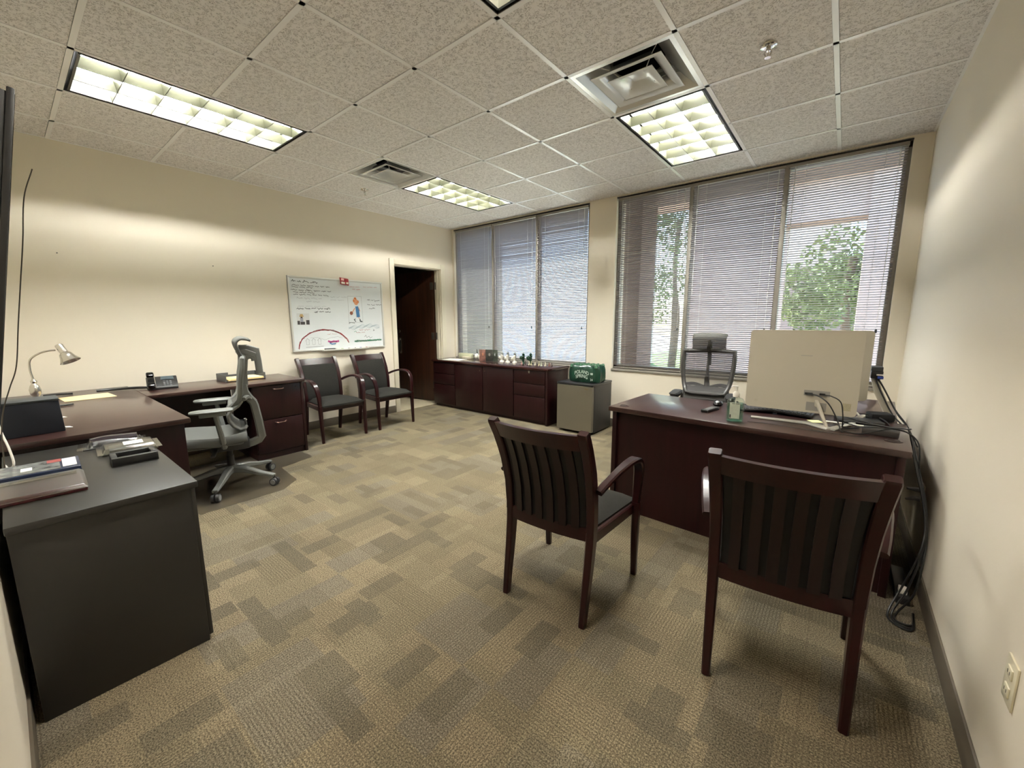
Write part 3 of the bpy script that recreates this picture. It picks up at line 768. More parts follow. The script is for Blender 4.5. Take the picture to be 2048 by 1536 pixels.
make_ergo('pale grey ergonomic mesh office chair with casters behind the left desk', (1.17, -0.60, 0), math.radians(163.5), GSH, (GWV, mesh_mat('grey_back_mesh', (122, 122, 118), 0.3), GWV), pm('dark_grey_caster', (48, 48, 48), 0.5))
DSH = pm('charcoal_chair_plastic', (58, 56, 54), 0.5)
make_ergo('charcoal mesh-back office chair behind the right desk, its back to the blinds', (3.975, 2.17, 0), math.radians(186), DSH, (pm('charcoal_weave', (66, 64, 62), 0.9), mesh_mat('charcoal_back_mesh', (62, 59, 58), 0.36), mesh_mat('charcoal_head_mesh', (88, 88, 82), 0.3)), pm('charcoal_caster', (40, 40, 40), 0.5), 0.045)
# chair mat
m = MB(); m.prism([(0.45, -0.93), (0.45, 0.12), (1.0, 0.12), (1.08, -0.2), (1.47, -0.24), (1.60, -0.40), (1.60, -0.93)], 0.0, 0.003, lambda u, v, w: Vector((u, v, w)))
tag(m.build('chair_mat', glass_mat('clear_vinyl_mat', (240, 238, 234), 0.04, 0.3), smooth=False), 'clear vinyl chair mat lying on the carpet under the pale grey chair', 'chair mat')

# ------------------------------------------------------------------ left desk, return and file pedestal
t = thing('desk', 'mahogany left desk in the corner, brown top meeting the long return', 'desk', (0.95, -1.34, 0))
Z0 = 0.737
def lx(m, x0, x1, y0, y1, z0, z1, o, b=0.002): m.bx(x0 - o[0], x1 - o[0], y0 - o[1], y1 - o[1], z0, z1, b)
o = (0.95, -1.34)
m = MB(); lx(m, 0.02, 1.93, -1.695, -0.985, 0.708, Z0, o, 0.004); m.build('desktop', DTOP, t)
m = MB(); lx(m, 1.82, 1.845, -1.68, -1.0, 0, 0.708, o); m.build('end_panel', MAHOV, t)
m = MB(); lx(m, 0.05, 0.075, -1.68, -1.0, 0, 0.708, o); m.build('end_panel', MAHOV, t)
m = MB(); lx(m, 0.075, 1.82, -1.66, -1.64, 0.1, 0.708, o); m.build('modesty_panel', MAHO, t)
t = thing('desk_return', 'long mahogany return desk running along the whiteboard wall with drawers at its end', 'desk', (0.48, -0.4, 0))
o = (0.48, -0.4)
m = MB(); lx(m, 0.17, 0.782, -0.983, 0.198, 0.708, Z0, o, 0.004); m.build('desktop', DTOP, t)
m = MB(); lx(m, 0.19, 0.21, -0.97, -0.27, 0.25, 0.708, o); m.build('back_panel', MAHO, t)
m = MB(); lx(m, 0.19, 0.735, -0.262, 0.185, 0.05, 0.706, o); lx(m, 0.19, 0.755, 0.165, 0.188, 0.0, 0.706, o); lx(m, 0.2, 0.74, -0.262, 0.165, 0.0, 0.055, o)
m.build('pedestal', MAHOV, t)
PULL = pm('bronze_drawer_pull', (96, 72, 62), 0.3, 0.7)
for z0, z1 in ((0.385, 0.70), (0.062, 0.378)):
    m = MB(); lx(m, 0.735, 0.753, -0.258, 0.162, z0, z1, o); dr = m.build('drawer', MAHOV, t)
    m = MB(); m.bar(spline([(0.753 - o[0], -0.095 - o[1], z1 - 0.03), (0.776 - o[0], -0.08 - o[1], z1 - 0.035), (0.779 - o[0], -0.045 - o[1], z1 - 0.037), (0.776 - o[0], -0.01 - o[1], z1 - 0.035), (0.753 - o[0], 0.005 - o[1], z1 - 0.03)], 3), 0.012, 0.01); m.build('drawer_pull', PULL, dr)
m = MB(); m.cyl((0.753 - o[0], 0.12 - o[1], 0.665), (0.758 - o[0], 0.12 - o[1], 0.665), 0.007); m.build('lock', PULL, t)
# black cabinet in the foreground
t = thing('storage_cabinet', 'black laminate storage cabinet in the near left corner', 'cabinet', (2.45, -1.46, 0)); o = (2.45, -1.46)
m = MB(); lx(m, 1.94, 2.985, -1.69, -1.215, 0.665, 0.69, o, 0.003); m.build('cabinet_top', BLK, t)
m = MB(); lx(m, 1.96, 2.96, -1.688, -1.235, 0.0, 0.664, o, 0.002); m.build('cabinet_body', BLK, t)
m = MB(); lx(m, 1.965, 2.455, -1.235, -1.22, 0.02, 0.655, o); m.build('door', BLK, t)
m = MB(); lx(m, 2.46, 2.955, -1.235, -1.22, 0.02, 0.655, o); m.build('door', BLK, t)

# ------------------------------------------------------------------ credenza
t = thing('credenza', 'long mahogany credenza with doors and drawers below the left window', 'credenza', (1.1, 2.68, 0)); o = (1.1, 2.68)
CT = wood_mat('polished_mahogany_top', (42, 14, 14), (54, 22, 20), 0.13, 0.8, 0)
m = MB(); lx(m, 0.03, 2.16, 2.43, 2.93, 0.682, 0.712, o, 0.005); m.build('credenza_top', CT, t)
m = MB(); lx(m, 0.04, 2.14, 2.468, 2.92, 0.03, 0.682, o); lx(m, 0.05, 2.13, 2.49, 2.9, 0, 0.035, o); m.build('carcass', MAHOV, t)
m = MB(); lx(m, 2.115, 2.145, 2.45, 2.925, 0.0, 0.682, o); m.build('end_panel', MAHOV, t)
def front(x0, x1, z0, z1, nm, knob=None):
    m = MB(); lx(m, x0 + 0.003, x1 - 0.003, 2.448, 2.467, z0 + 0.002, z1 - 0.002, o, 0.002); d = m.build(nm, MAHOV, t)
    if knob: m = MB(); m.cyl((knob - o[0], 2.448 - o[1], z1 - 0.06), (knob - o[0], 2.44 - o[1], z1 - 0.06), 0.008, n=10); m.build('lock', PULL, d)
for x0, x1 in ((0.05, 0.52), (1.62, 2.11)):
    front(x0, x1, 0.51, 0.67, 'drawer'); front(x0, x1, 0.35, 0.505, 'drawer'); front(x0, x1, 0.05, 0.345, 'drawer')
front(0.525, 1.07, 0.05, 0.67, 'door', 1.03); front(1.075, 1.615, 0.05, 0.67, 'door', 1.12)
m = MB(); m.box((1.87 - o[0], 2.444 - o[1], 0.655), (0.022, 0.004, 0.03)); m.cyl((1.87 - o[0], 2.448 - o[1], 0.66), (1.87 - o[0], 2.436 - o[1], 0.66), 0.009, n=10); m.build('key', STEEL, t)

# ------------------------------------------------------------------ mini fridge and bottled water pack
t = thing('mini_fridge', 'black mini fridge with a brushed steel door beside the credenza', 'fridge', (2.545, 2.62, 0)); o = (2.545, 2.62)
FRD = pm('brushed_steel_door', (106, 100, 86), 0.42, 0.35, bump=(40, 0.04)); FRB = pm('black_fridge_body', (36, 34, 33), 0.45)
m = MB(); lx(m, 2.31, 2.775, 2.455, 2.885, 0.02, 0.575, o, 0.006); m.build('fridge_body', FRB, t)
m = MB(); 
for i in range(9):
    pass
rows = []
for z in (0.035, 0.555):
    rows.append([(2.315 - o[0] + 0.455 * k / 8, 2.405 - o[1] - 0.018 * (1 - (k / 4 - 1) ** 2), z) for k in range(9)])
A = [[m.bm.verts.new(p) for p in r] for r in rows]; B = [[m.bm.verts.new((p[0], 2.452 - o[1], p[2])) for p in r] for r in rows]
for k in range(8):
    m._face([A[0][k], A[0][k + 1], A[1][k + 1], A[1][k]]); m._face([B[0][k], B[1][k], B[1][k + 1], B[0][k + 1]]); m._face([A[1][k], A[1][k + 1], B[1][k + 1], B[1][k]]); m._face([A[0][k], B[0][k], B[0][k + 1], A[0][k + 1]])
m._face([A[0][0], A[1][0], B[1][0], B[0][0]]); m._face([A[0][8], B[0][8], B[1][8], A[1][8]])
d = m.build('door', FRD, t)
m = MB(); m.bx(0.13, 0.18, -0.226, -0.222, 0.525, 0.533); m.build('badge', pm('brass_badge', (110, 92, 60), 0.4, 0.6), d)
m = MB(); lx(m, 2.305, 2.78, 2.41, 2.885, 0.558, 0.583, o, 0.006); m.build('fridge_top', BLKP, t)
m = MB(); [m.cyl((sx * 0.19, sy, 0), (sx * 0.19, sy, 0.03), 0.015, n=10) for sx in (-1, 1) for sy in (-0.13, 0.2)]; m.build('foot', BLKP, t)

t = thing('water_bottle_pack', 'green shrink-wrapped pack of water bottles with white arched lettering on the fridge', 'bottle pack', (2.575, 2.645, 0.583), math.radians(2))
WRAP = pm('green_shrink_wrap', (14, 54, 38), 0.3, 0.0, spec=0.6, bump=(18, 0.5), var=(14, 0.35))
def wrap(u, v, w): return u
m = MB(); hx, hy, hz = 0.195, 0.135, 0.2
rows = []
nU = 48
for zi, (z, s) in enumerate(((0.0, 0.93), (0.012, 0.975), (0.05, 1.0), (0.1, 1.0), (0.14, 0.985), (0.165, 0.95), (0.185, 0.9), (0.196, 0.8))):
    row = []
    for k in range(nU):
        a = 2 * PI * k / nU; c, s_ = math.cos(a), math.sin(a); q = 1 / max(abs(c), abs(s_)); e = min(q, 1.16)
        x = c * e * hx; y = s_ * e * hy
        bump_ = 0.006 * math.cos(x / 0.065 * 2 * PI) * (abs(s_) > 0.5) + 0.006 * math.cos(y / 0.065 * 2 * PI) * (abs(c) > 0.5)
        row.append((x * s + (bump_ if abs(c) > .7 else 0) * (1 if c > 0 else -1), y * s + (bump_ if abs(s_) > .7 else 0) * (1 if s_ > 0 else -1), z + 0.004 * math.sin(5 * a + zi)))
    rows.append(row)
V = [[m.bm.verts.new(p) for p in r] for r in rows]
for i in range(len(V) - 1):
    for k in range(nU): m._face([V[i][k], V[i][(k + 1) % nU], V[i + 1][(k + 1) % nU], V[i + 1][k]])
m._face(list(reversed(V[0]))); m._face(V[-1]); m.build('plastic_wrap', WRAP, t)
m = MB()
for i in range(6):
    for j in range(4): m.lathe([(0.02, 0.17), (0.018, 0.19), (0.014, 0.196), (0.014, 0.204), (0.004, 0.206)], (-0.155 + i * 0.062, -0.093 + j * 0.062, 0), 10)
m.build('bottle_caps', pm('pale_green_caps', (70, 110, 84), 0.3), t)
WTX = pm('white_pack_print', (214, 226, 214), 0.5)
arch = lambda amp: (lambda co: Vector((co.x, co.y * 1.25 - amp * co.x * co.x * 22, co.z)))
def onfront(x, z): return Matrix.Translation((x, -hy - 0.0085, z)) @ Matrix.Rotation(PI / 2, 4, 'X')
text_mesh('POLAND', 0.046, WTX, t, onfront(0.0, 0.108), squash=arch(0.13))
text_mesh('SPRING', 0.046, WTX, t, onfront(0.0, 0.058), squash=arch(0.13))
text_mesh('24', 0.034, WTX, t, onfront(0.125, 0.028))
m = MB()
for z_, w_ in ((0.112, 0.03), (0.104, 0.034), (0.096, 0.026)): m.bx(0.125 - w_ / 2, 0.125 + w_ / 2, -hy - 0.0092, -hy - 0.0084, z_, z_ + 0.0045)
m.build('small_print', WTX, t, smooth=False)

# ------------------------------------------------------------------ whiteboard
t = thing('whiteboard', 'wall whiteboard covered in marker notes and colourful drawings', 'whiteboard', (0.0, 1.04, 1.37)); bw, bh = 0.602, 0.428
# local frame: x out of the wall, y to the right along the wall, z up
WB = pm('whiteboard_surface', (222, 226, 226), 0.25, spec=0.5); WFR = pm('silver_board_frame', (214, 213, 205), 0.35, 0.3)
m = MB(); m.bx(0.002, 0.012, -bw, bw, -bh, bh); m.build('board', WB, t, smooth=False)
m = MB(); fr = 0.02
m.bx(0, 0.022, -bw, bw, bh - fr, bh, 0.003); m.bx(0, 0.022, -bw, bw, -bh, -bh + fr, 0.003); m.bx(0, 0.022, -bw, -bw + fr, -bh + fr, bh - fr, 0.003); m.bx(0, 0.022, bw - fr, bw, -bh + fr, bh - fr, 0.003)
m.build('board_frame', WFR, t)
m = MB(); m.bx(0.0, 0.065, -0.27, 0.33, -bh - 0.005, -bh + 0.0, 0.001); m.bx(0.06, 0.066, -0.27, 0.33, -bh - 0.005, -bh + 0.012, 0.001); m.build('marker_tray', WFR, t)
def ink(nm, col): return pm('marker_' + nm, col, 0.6)
KB, KR, KG, KBL, KO, KP, KS, KGY = ink('black', (26, 27, 34)), ink('red', (176, 60, 66)), ink('green', (70, 150, 110)), ink('blue', (66, 116, 160)), ink('orange', (206, 120, 60)), ink('pink', (200, 90, 150)), ink('sea', (120, 150, 160)), ink('faint', (150, 150, 156))
RX = 0.0135
def bp(u, v):   # u,v from 0..1 over the board, v down
    return Vector((RX, -bw + fr + u * 2 * (bw - fr), bh - fr - v * 2 * (bh - fr)))
def stroke(m, pts, wd, x=0.0):
    pts = [bp(*p) + Vector((x, 0, 0)) for p in pts]
    for a, b in zip(pts, pts[1:]):
        d = b - a
        if d.length < 1e-6: continue
        wd = wd * 1.0
        d.normalize(); q = Vector((0, -d.z, d.y)) * wd / 2; e = d * wd * 0.3
        m.quad(a - e - q, b + e - q, b + e + q, a - e + q)
rnd = random.Random(3)
def scribble(m, u0, v0, length, h=0.016, wd=0.0022):
    wd *= 1.7
    u = u0; 
    while u < u0 + length:
        wl = rnd.uniform(0.03, 0.075); n = int(wl / 0.006); p = []
        for k in range(n + 1): p.append((u + wl * k / n, v0 + rnd.uniform(-0.5, 0.5) * h * (1.6 if rnd.random() < 0.2 else 0.8)))
        stroke(m, p, wd); u += wl + 0.014
def layer(name, mat, fn):
    m = MB(); fn(m); m.build(name, mat, t, smooth=False, flipfix=False)
def f_title(m):
    scribble(m, 0.02, 0.045, 0.2, 0.028, 0.0028); scribble(m, 0.02, 0.10, 0.34); scribble(m, 0.02, 0.125, 0.18); scribble(m, 0.01, 0.165, 0.37); scribble(m, 0.03, 0.195, 0.21); scribble(m, 0.03, 0.225, 0.3)
def f_quote(m):
    scribble(m, 0.05, 0.42, 0.28, 0.022, 0.003); scribble(m, 0.22, 0.46, 0.12, 0.022, 0.003)
def f_side(m):
    scribble(m, 0.82, 0.27, 0.12, 0.022); scribble(m, 0.82, 0.34, 0.14, 0.022); scribble(m, 0.84, 0.40, 0.05, 0.022)
def f_outline(m):
    stroke(m, [(0.59, 0.22), (0.75, 0.215), (0.755, 0.62), (0.59, 0.615), (0.59, 0.22)], 0.0016)
def f_houses(m):
    scribble(m, 0.59, 0.625, 0.05, 0.02); stroke(m, [(0.88, 0.73), (0.89, 0.75), (0.875, 0.752)], 0.005)
    for u in (0.13, 0.19, 0.25):
        stroke(m, [(u - 0.02, 0.875), (u, 0.84), (u + 0.022, 0.87)], 0.002); stroke(m, [(u - 0.012, 0.87), (u - 0.012, 0.93), (u + 0.014, 0.93), (u + 0.014, 0.87)], 0.0016)
    stroke(m, [(0.11, 0.965), (0.29, 0.96)], 0.003)
    stroke(m, [(0.31, 0.87), (0.37, 0.84), (0.45, 0.83), (0.5, 0.85)], 0.0014); stroke(m, [(0.31, 0.87), (0.24, 0.83), (0.16, 0.83)], 0.0012)
    stroke(m, [(0.76, 0.85), (0.78, 0.82), (0.79, 0.86), (0.82, 0.84), (0.83, 0.87), (0.86, 0.85)], 0.003)
def f_red(m):
    p = [(0.31 + 0.27 * math.cos(math.radians(a)), 0.985 - 0.27 * math.sin(math.radians(a)) * 1.0) for a in range(178, 12, -6)]
    for k in range(5): stroke(m, [(u + rnd.uniform(-.006, .006), v + rnd.uniform(-.006, .006) + 0.003 * k) for u, v in p], 0.004)
    scribble(m, 0.7, 0.735, 0.13, 0.02, 0.0015); scribble(m, 0.66, 0.775, 0.1, 0.02, 0.0015); scribble(m, 0.62, 0.075, 0.12, 0.012, 0.0018); scribble(m, 0.65, 0.11, 0.09, 0.014, 0.002); scribble(m, 0.78, 0.065, 0.16, 0.012, 0.0015); scribble(m, 0.34, 0.79, 0.06, 0.02, 0.0014)
def f_faint(m):
    scribble(m, 0.06, 0.275, 0.23, 0.018, 0.0015); scribble(m, 0.15, 0.32, 0.13, 0.018, 0.0015); scribble(m, 0.06, 0.385, 0.24, 0.016, 0.0012); scribble(m, 0.34, 0.24, 0.2, 0.016, 0.0012); scribble(m, 0.4, 0.285, 0.09, 0.016, 0.0012)
def f_green(m):
    for k in range(8): stroke(m, [(0.64 + i * 0.012, 0.905 + 0.012 * (k / 7) + rnd.uniform(-.012, .012) - 0.01 * i / 28) for i in range(29)], 0.003)
    stroke(m, [(0.64, 0.765), (0.66, 0.75), (0.668, 0.765)], 0.004)
def f_blue(m):
    for k in range(5): stroke(m, [(0.58 + i * 0.0135, 0.70 + 0.02 * math.sin(i * 0.9 + k) - 0.045 * math.sin(i / 28 * 3) * (i / 28) + 0.007 * (k - 2)) for i in range(29)], 0.002)
layer('black_lettering', KB, f_title); layer('quote_lettering', KB, f_quote); layer('side_lettering', KB, f_side); layer('figure_outline', KB, f_outline); layer('ink_drawing', KB, f_houses); layer('red_drawing', KR, f_red); layer('faint_lettering', KGY, f_faint); layer('green_drawing', KG, f_green); layer('blue_drawing', KS, f_blue)
def blob(m, cu, cv_, ru, rv, x=0.0, n=14, ph=0.0):
    c = bp(cu, cv_) + Vector((x, 0, 0)); vs = [m.bm.verts.new(c + Vector((0, math.cos(2 * PI * k / n) * ru, math.sin(2 * PI * k / n) * rv))) for k in range(n)]; m._face(vs)
# child-like drawing of a ball player (plain generic figure)
SK = ink('skin', (214, 150, 110))
def f_skin(m):
    blob(m, 0.685, 0.305, 0.03, 0.038); stroke(m, [(0.665, 0.40), (0.65, 0.43), (0.635, 0.46)], 0.012, 0.0004); stroke(m, [(0.712, 0.39), (0.722, 0.44)], 0.01, 0.0004); stroke(m, [(0.70, 0.52), (0.712, 0.56)], 0.009)
layer('figure_skin', SK, f_skin)
def f_or(m):
    blob(m, 0.675, 0.25, 0.018, 0.014, 0.0006); blob(m, 0.658, 0.285, 0.011, 0.02, 0.0006); blob(m, 0.71, 0.3, 0.008, 0.018, 0.0006); blob(m, 0.69, 0.315, 0.006, 0.006, 0.0008)
layer('figure_hair', KO, f_or)
layer('figure_ball', pm('marker_brown', (140, 84, 60), 0.6), lambda m: blob(m, 0.622, 0.475, 0.022, 0.023, 0.0006))
layer('figure_shorts', KBL, lambda m: (stroke(m, [(0.69, 0.385), (0.695, 0.44)], 0.04, 0.0008), stroke(m, [(0.695, 0.43), (0.70, 0.52)], 0.046, 0.001)))
layer('figure_shoes', ink('dark_green', (44, 60, 60)), lambda m: (stroke(m, [(0.665, 0.565), (0.65, 0.575), (0.668, 0.605)], 0.009), stroke(m, [(0.72, 0.57), (0.722, 0.6), (0.745, 0.605)], 0.012)))
layer('pink_boat', KP, lambda m: stroke(m, [(0.345, 0.89), (0.37, 0.905), (0.40, 0.895), (0.43, 0.90), (0.455, 0.895)], 0.022, 0.0004))
layer('blue_boat_hull', KBL, lambda m: stroke(m, [(0.36, 0.92), (0.38, 0.935), (0.42, 0.93)], 0.013, 0.0007))
# photo taped to the board, card over the top edge, eraser and markers
m = MB(); m.bx(-0.0005, 0.0005, -0.07, 0.07, -0.065, 0.065); ph_ = m.build('photo_print', pm('photo_white', (206, 208, 206), 0.5), smooth=False)
ph_.location = Vector((0, 1.04, 1.37)) + bp(0.105, 0.565) + Vector((0.0012, 0, 0)); tag(ph_, 'small photo print of a seated person in a straw hat on the whiteboard', 'photo')
def flatpart(nm, mat, par, shapes, xo):
    m = MB()
    for y0, y1, z0, z1 in shapes: m.quad((xo, y0, z0), (xo, y1, z0), (xo, y1, z1), (xo, y0, z1))
    m.build(nm, mat, par, smooth=False, flipfix=False)
flatpart('photo_dark_area', pm('photo_dark', (66, 62, 62), 0.5), ph_, [(-0.068, -0.04, -0.063, -0.02), (-0.035, 0.015, -0.063, -0.03), (0.03, 0.068, -0.063, -0.012)], 0.0009)
flatpart('photo_person_area', pm('photo_shirt', (150, 152, 164), 0.5), ph_, [(-0.035, -0.002, -0.032, 0.012)], 0.001)
flatpart('photo_hat_area', pm('photo_hat', (186, 156, 104), 0.5), ph_, [(-0.042, 0.006, 0.026, 0.04), (-0.034, -0.002, 0.038, 0.056)], 0.0011)
flatpart('photo_face_area', pm('photo_face', (84, 62, 50), 0.5), ph_, [(-0.03, -0.008, 0.01, 0.027)], 0.00105)
m = MB(); rows = []
for k in range(7): z = 0.035 - 0.085 * k / 6; rows.append([(0.0 + 0.028 * math.sin(k / 6 * 1.2), -0.058, z), (0.0 + 0.022 * math.sin(k / 6 * 1.2), 0.058, z)])
m.grid(rows); cd_ = m.build('greeting_card', pm('red_card', (166, 50, 54), 0.4), solid=0.0008, flipfix=False)
cd_.location = (0.024, 1.04 + 0.062, 1.37 + bh - 0.018); cd_.rotation_euler.x = math.radians(-6); tag(cd_, 'red card with white figures clipped over the top edge of the whiteboard', 'card')
flatpart('white_blotch', pm('card_white', (232, 222, 206), 0.5), cd_, [(-0.045, 0.002, -0.04, -0.016), (0.018, 0.045, -0.034, -0.012)], 0.0275)
flatpart('pink_blotch', pm('card_pink', (236, 176, 170), 0.5), cd_, [(-0.045, -0.008, 0.0, 0.026)], 0.018)
tz = 1.37 - bh + 0.0002
m = MB(); m.bx(-0.022, 0.022, -0.063, 0.063, 0, 0.024, 0.005); er = m.build('board_eraser', pm('grey_felt_eraser', (92, 94, 92), 0.8), loc=(0.035, 0.86, tz)); tag(er, 'grey felt eraser on the left part of the marker tray', 'eraser')
for k, (y, col, lab) in enumerate(((0.985, (120, 150, 90), 'green-labelled marker beside the eraser on the tray'), (1.075, (40, 40, 44), 'white marker with black cap, middle of the marker tray'), (1.165, (60, 60, 70), 'white marker with dark cap left of the blue one on the tray'), (1.235, (80, 90, 170), 'white marker with blue cap on the marker tray'), (1.32, (170, 50, 70), 'white marker with red cap at the right end of the tray'))):
    r = thing('dry_erase_marker', lab, 'marker', (0.032, y, tz + 0.0085), 0, 'markers on the whiteboard tray')
    m = MB(); m.cyl((0, -0.035, 0), (0, 0.02, 0), 0.008, n=12); m.build('barrel', WHT, r)
    m = MB(); m.cyl((0, 0.018, 0), (0, 0.045, 0), 0.0085, 0.007, 12); m.build('cap', pm('cap_%d' % k, col, 0.4), r)
# small wall things
def outlet(loc, rz, label):
    r = thing('wall_outlet', label, 'outlet', loc, rz, 'wall power outlets')
    IV = pm('ivory_plastic', (214, 206, 180), 0.35)
    m = MB(); m.bx(0, 0.005, -0.036, 0.036, -0.058, 0.058, 0.002); m.build('cover_plate', IV, r)
    for z in (-0.024, 0.024):
        m = MB(); m.bx(0.003, 0.0085, -0.017, 0.017, z - 0.014, z + 0.014, 0.003); s_ = m.build('socket', IV, r)
        m = MB(); m.bx(0.0085, 0.0088, -0.008, -0.0055, z - 0.004, z + 0.005); m.bx(0.0085, 0.0088, 0.0055, 0.008, z - 0.004, z + 0.005); m.build('slots', BLKP, s_)
outlet((0, 1.05, 0.42), 0, 'ivory power outlet low on the wall between the two wall-side chairs')
outlet((W, -0.185, 0.425), PI, 'ivory power outlet in the bottom right of the photo on the right wall')
outlet((W, 1.25, 0.40), PI, 'power outlet behind the right desk with cords plugged in')
for y, z, lab in ((-1.27, 1.833, 'small nail stub high on the left wall, nearer the television'), (-0.24, 1.832, 'small nail stub on the left wall, nearer the whiteboard')):
    m = MB(); m.cyl((0, 0, 0), (0.008, 0, 0), 0.005, n=8); tag(m.build('wall_nail', HINGE, loc=(0, y, z)), lab, 'nail', 'nail stubs in the wall')
# ------------------------------------------------------------------ television on the near wall and its cable
t = thing('television', 'flat black television tilted forward on the wall above the black cabinet', 'television', (2.475, -1.60, 1.475)); 
tilt = math.atan2(0.121, 0.785)
RT = Matrix.Rotation(-tilt, 3, 'X')
m = MB(); m.box(RT @ Vector((0, 0.008, 0)), (1.45, 0.014, 0.82), RT, 0.003); m.build('bezel', BLKP, t)
m = MB(); m.box(RT @ Vector((0, 0.0155, 0)), (1.43, 0.001, 0.80), RT); m.build('screen', BLKG, t)
m = MB(); m.box(RT @ Vector((0, -0.008, 0)), (1.44, 0.02, 0.80), RT, 0.004); m.box(RT @ Vector((0, -0.028, -0.08)), (1.1, 0.03, 0.5), RT, 0.008); m.build('rear_shell', pm('grey_tv_back', (44, 46, 48), 0.5), t)
m = MB(); m.bx(-0.25, 0.25, -0.113, -0.105, -0.12, 0.12); m.box((-0.15, -0.075, 0.0), (0.03, 0.07, 0.3)); m.box((0.15, -0.075, 0.0), (0.03, 0.07, 0.3)); m.build('wall_bracket', BLKP, t)
def cable(name, label, pts, r, mat, cat='cable', grp=None, n=7):
    m = MB(); m.tube(spline(pts, n), r, 6); return tag(m.build(name, mat), label, cat, grp)
cable('hanging_cable', 'thin dark cable hanging from the television down past the desk lamp', [(2.3, -1.463, 1.90), (2.3, -1.498, 1.785), (2.3, -1.521, 1.621), (2.3, -1.546, 1.464), (2.3, -1.574, 1.287), (2.3, -1.599, 1.124), (2.3, -1.626, 1.04), (2.3, -1.654, 0.949), (2.3, -1.67, 0.85), (2.27, -1.68, 0.70)], 0.0022, pm('brown_cable', (74, 66, 54), 0.5))
cable('white_cable', 'white cable looping down beside the black cabinet top at the left edge', [(2.1, -1.68, 0.98), (2.15, -1.675, 0.86), (2.22, -1.66, 0.78), (2.26, -1.655, 0.72), (2.24, -1.67, 0.697), (2.16, -1.68, 0.697)], 0.004, WHT)

# ------------------------------------------------------------------ things on the left desk
t = thing('desk_lamp', 'brushed nickel gooseneck desk lamp behind the dark box', 'lamp', (0.5, -1.522, Z0))
NK = pm('polished_nickel', (200, 197, 190), 0.24, 1.0)
m = MB(); m.lathe([(0.07, 0), (0.072, 0.01), (0.05, 0.022), (0.02, 0.03), (0.018, 0.045), (0.026, 0.06), (0.03, 0.09), (0.022, 0.12), (0.012, 0.135), (0.017, 0.15), (0.01, 0.162), (0.007, 0.17)], n=24); m.build('base', NK, t)
m = MB(); m.tube(spline([(0, 0, 0.165), (0, -0.006, 0.23), (0, 0.002, 0.30), (0, 0.045, 0.34), (0, 0.09, 0.357), (0, 0.128, 0.362)], 8), 0.0062, 10); m.build('gooseneck', NK, t)
sd_ = Vector((0.05, 0.055, -0.15)).normalized(); sx_ = sd_.cross(Vector((0, 0, 1))).normalized(); sy_ = sd_.cross(sx_); LM = Matrix((sx_, sy_, sd_)).transposed()
m = MB(); m.lathe([(0.004, -0.006), (0.021, -0.004), (0.0225, 0.0), (0.0225, 0.05), (0.0215, 0.056), (0.033, 0.068), (0.038, 0.085), (0.043, 0.10), (0.058, 0.128), (0.056, 0.128), (0.041, 0.10), (0.036, 0.085), (0.031, 0.07), (0.018, 0.06)], Vector((0, 0.148, 0.393)), 28, LM, cap=False); m.build('lamp_shade', NK, t)
NAVY = pm('navy_box', (22, 26, 38), 0.7, bump=(200, 0.1)); GTOP = pm('charcoal_box_lid', (50, 54, 56), 0.6)
t = thing('storage_box', 'dark navy box with a charcoal lid at the left end of the desk', 'box', (1.68, -1.59, Z0))
m = MB(); hexa(m, [(-0.09, -0.112, 0), (0.10, -0.112, 0), (0.085, 0.118, 0), (-0.09, 0.118, 0), (-0.085, -0.11, 0.162), (0.075, -0.11, 0.162), (0.07, 0.112, 0.162), (-0.085, 0.112, 0.162)], 0.004); m.build('box_body', NAVY, t)
m = MB(); m.box((-0.008, 0.001, 0.166), (0.164, 0.226, 0.012), None, 0.004); m.build('box_lid', GTOP, t)
m = MB(); m.box((0, 0, 0.002), (0.26, 0.27, 0.003)); e = m.build('manila_envelope', pm('manila_paper', (226, 206, 160), 0.8), loc=(0.505, -1.275, Z0)); e.rotation_euler.z = math.radians(4); tag(e, 'cream manila envelope lying flat near the wall on the left desk', 'envelope')
m = MB(); m.cyl((0, -0.07, 0.006), (0, 0.05, 0.006), 0.005, n=10); e = m.build('pen', BLKP, loc=(0.83, -1.42, Z0)); e.rotation_euler.z = 0.25; tag(e, 'black pen lying on the left desk beside the dark box', 'pen')
for y0, y1, x in ((-1.47, -1.465, 1.66), (-1.468, -1.458, 1.76)): pass
for k, (x, y) in enumerate(((1.3, -1.44), (1.66, -1.445))):
    m = MB(); m.quad((x - 0.03, y - 0.022, Z0 + 0.001), (x + 0.02, y - 0.022, Z0 + 0.001), (x + 0.03, y + 0.004, Z0 + 0.0015), (x - 0.01, y - 0.006, Z0 + 0.0015)); tag(m.build('paper_scrap', PAPER, solid=0.0006, flipfix=False), ('small white paper corner sticking out behind the dark box, farther one', 'small white paper corner sticking out beside the dark box, nearer one')[k], 'paper', 'paper scraps by the dark box')
cable('coiled_cord', 'thick black coiled cord lying along the wall left of the telephone', [(0.25, -1.20, Z0 + 0.012), (0.26, -1.10, Z0 + 0.012), (0.30, -1.0, Z0 + 0.014), (0.36, -0.93, Z0 + 0.014), (0.42, -0.89, Z0 + 0.012)], 0.011, BLKP)
cable('black_strap', 'flat black strap on the left desk behind the envelope', [(0.2, -1.48, Z0 + 0.008), (0.22, -1.42, Z0 + 0.01), (0.24, -1.33, Z0 + 0.008)], 0.008, BLKP)
t = thing('desk_phone', 'black office telephone with handset on the return desk', 'telephone', (0.40, -0.815, Z0), math.radians(82))
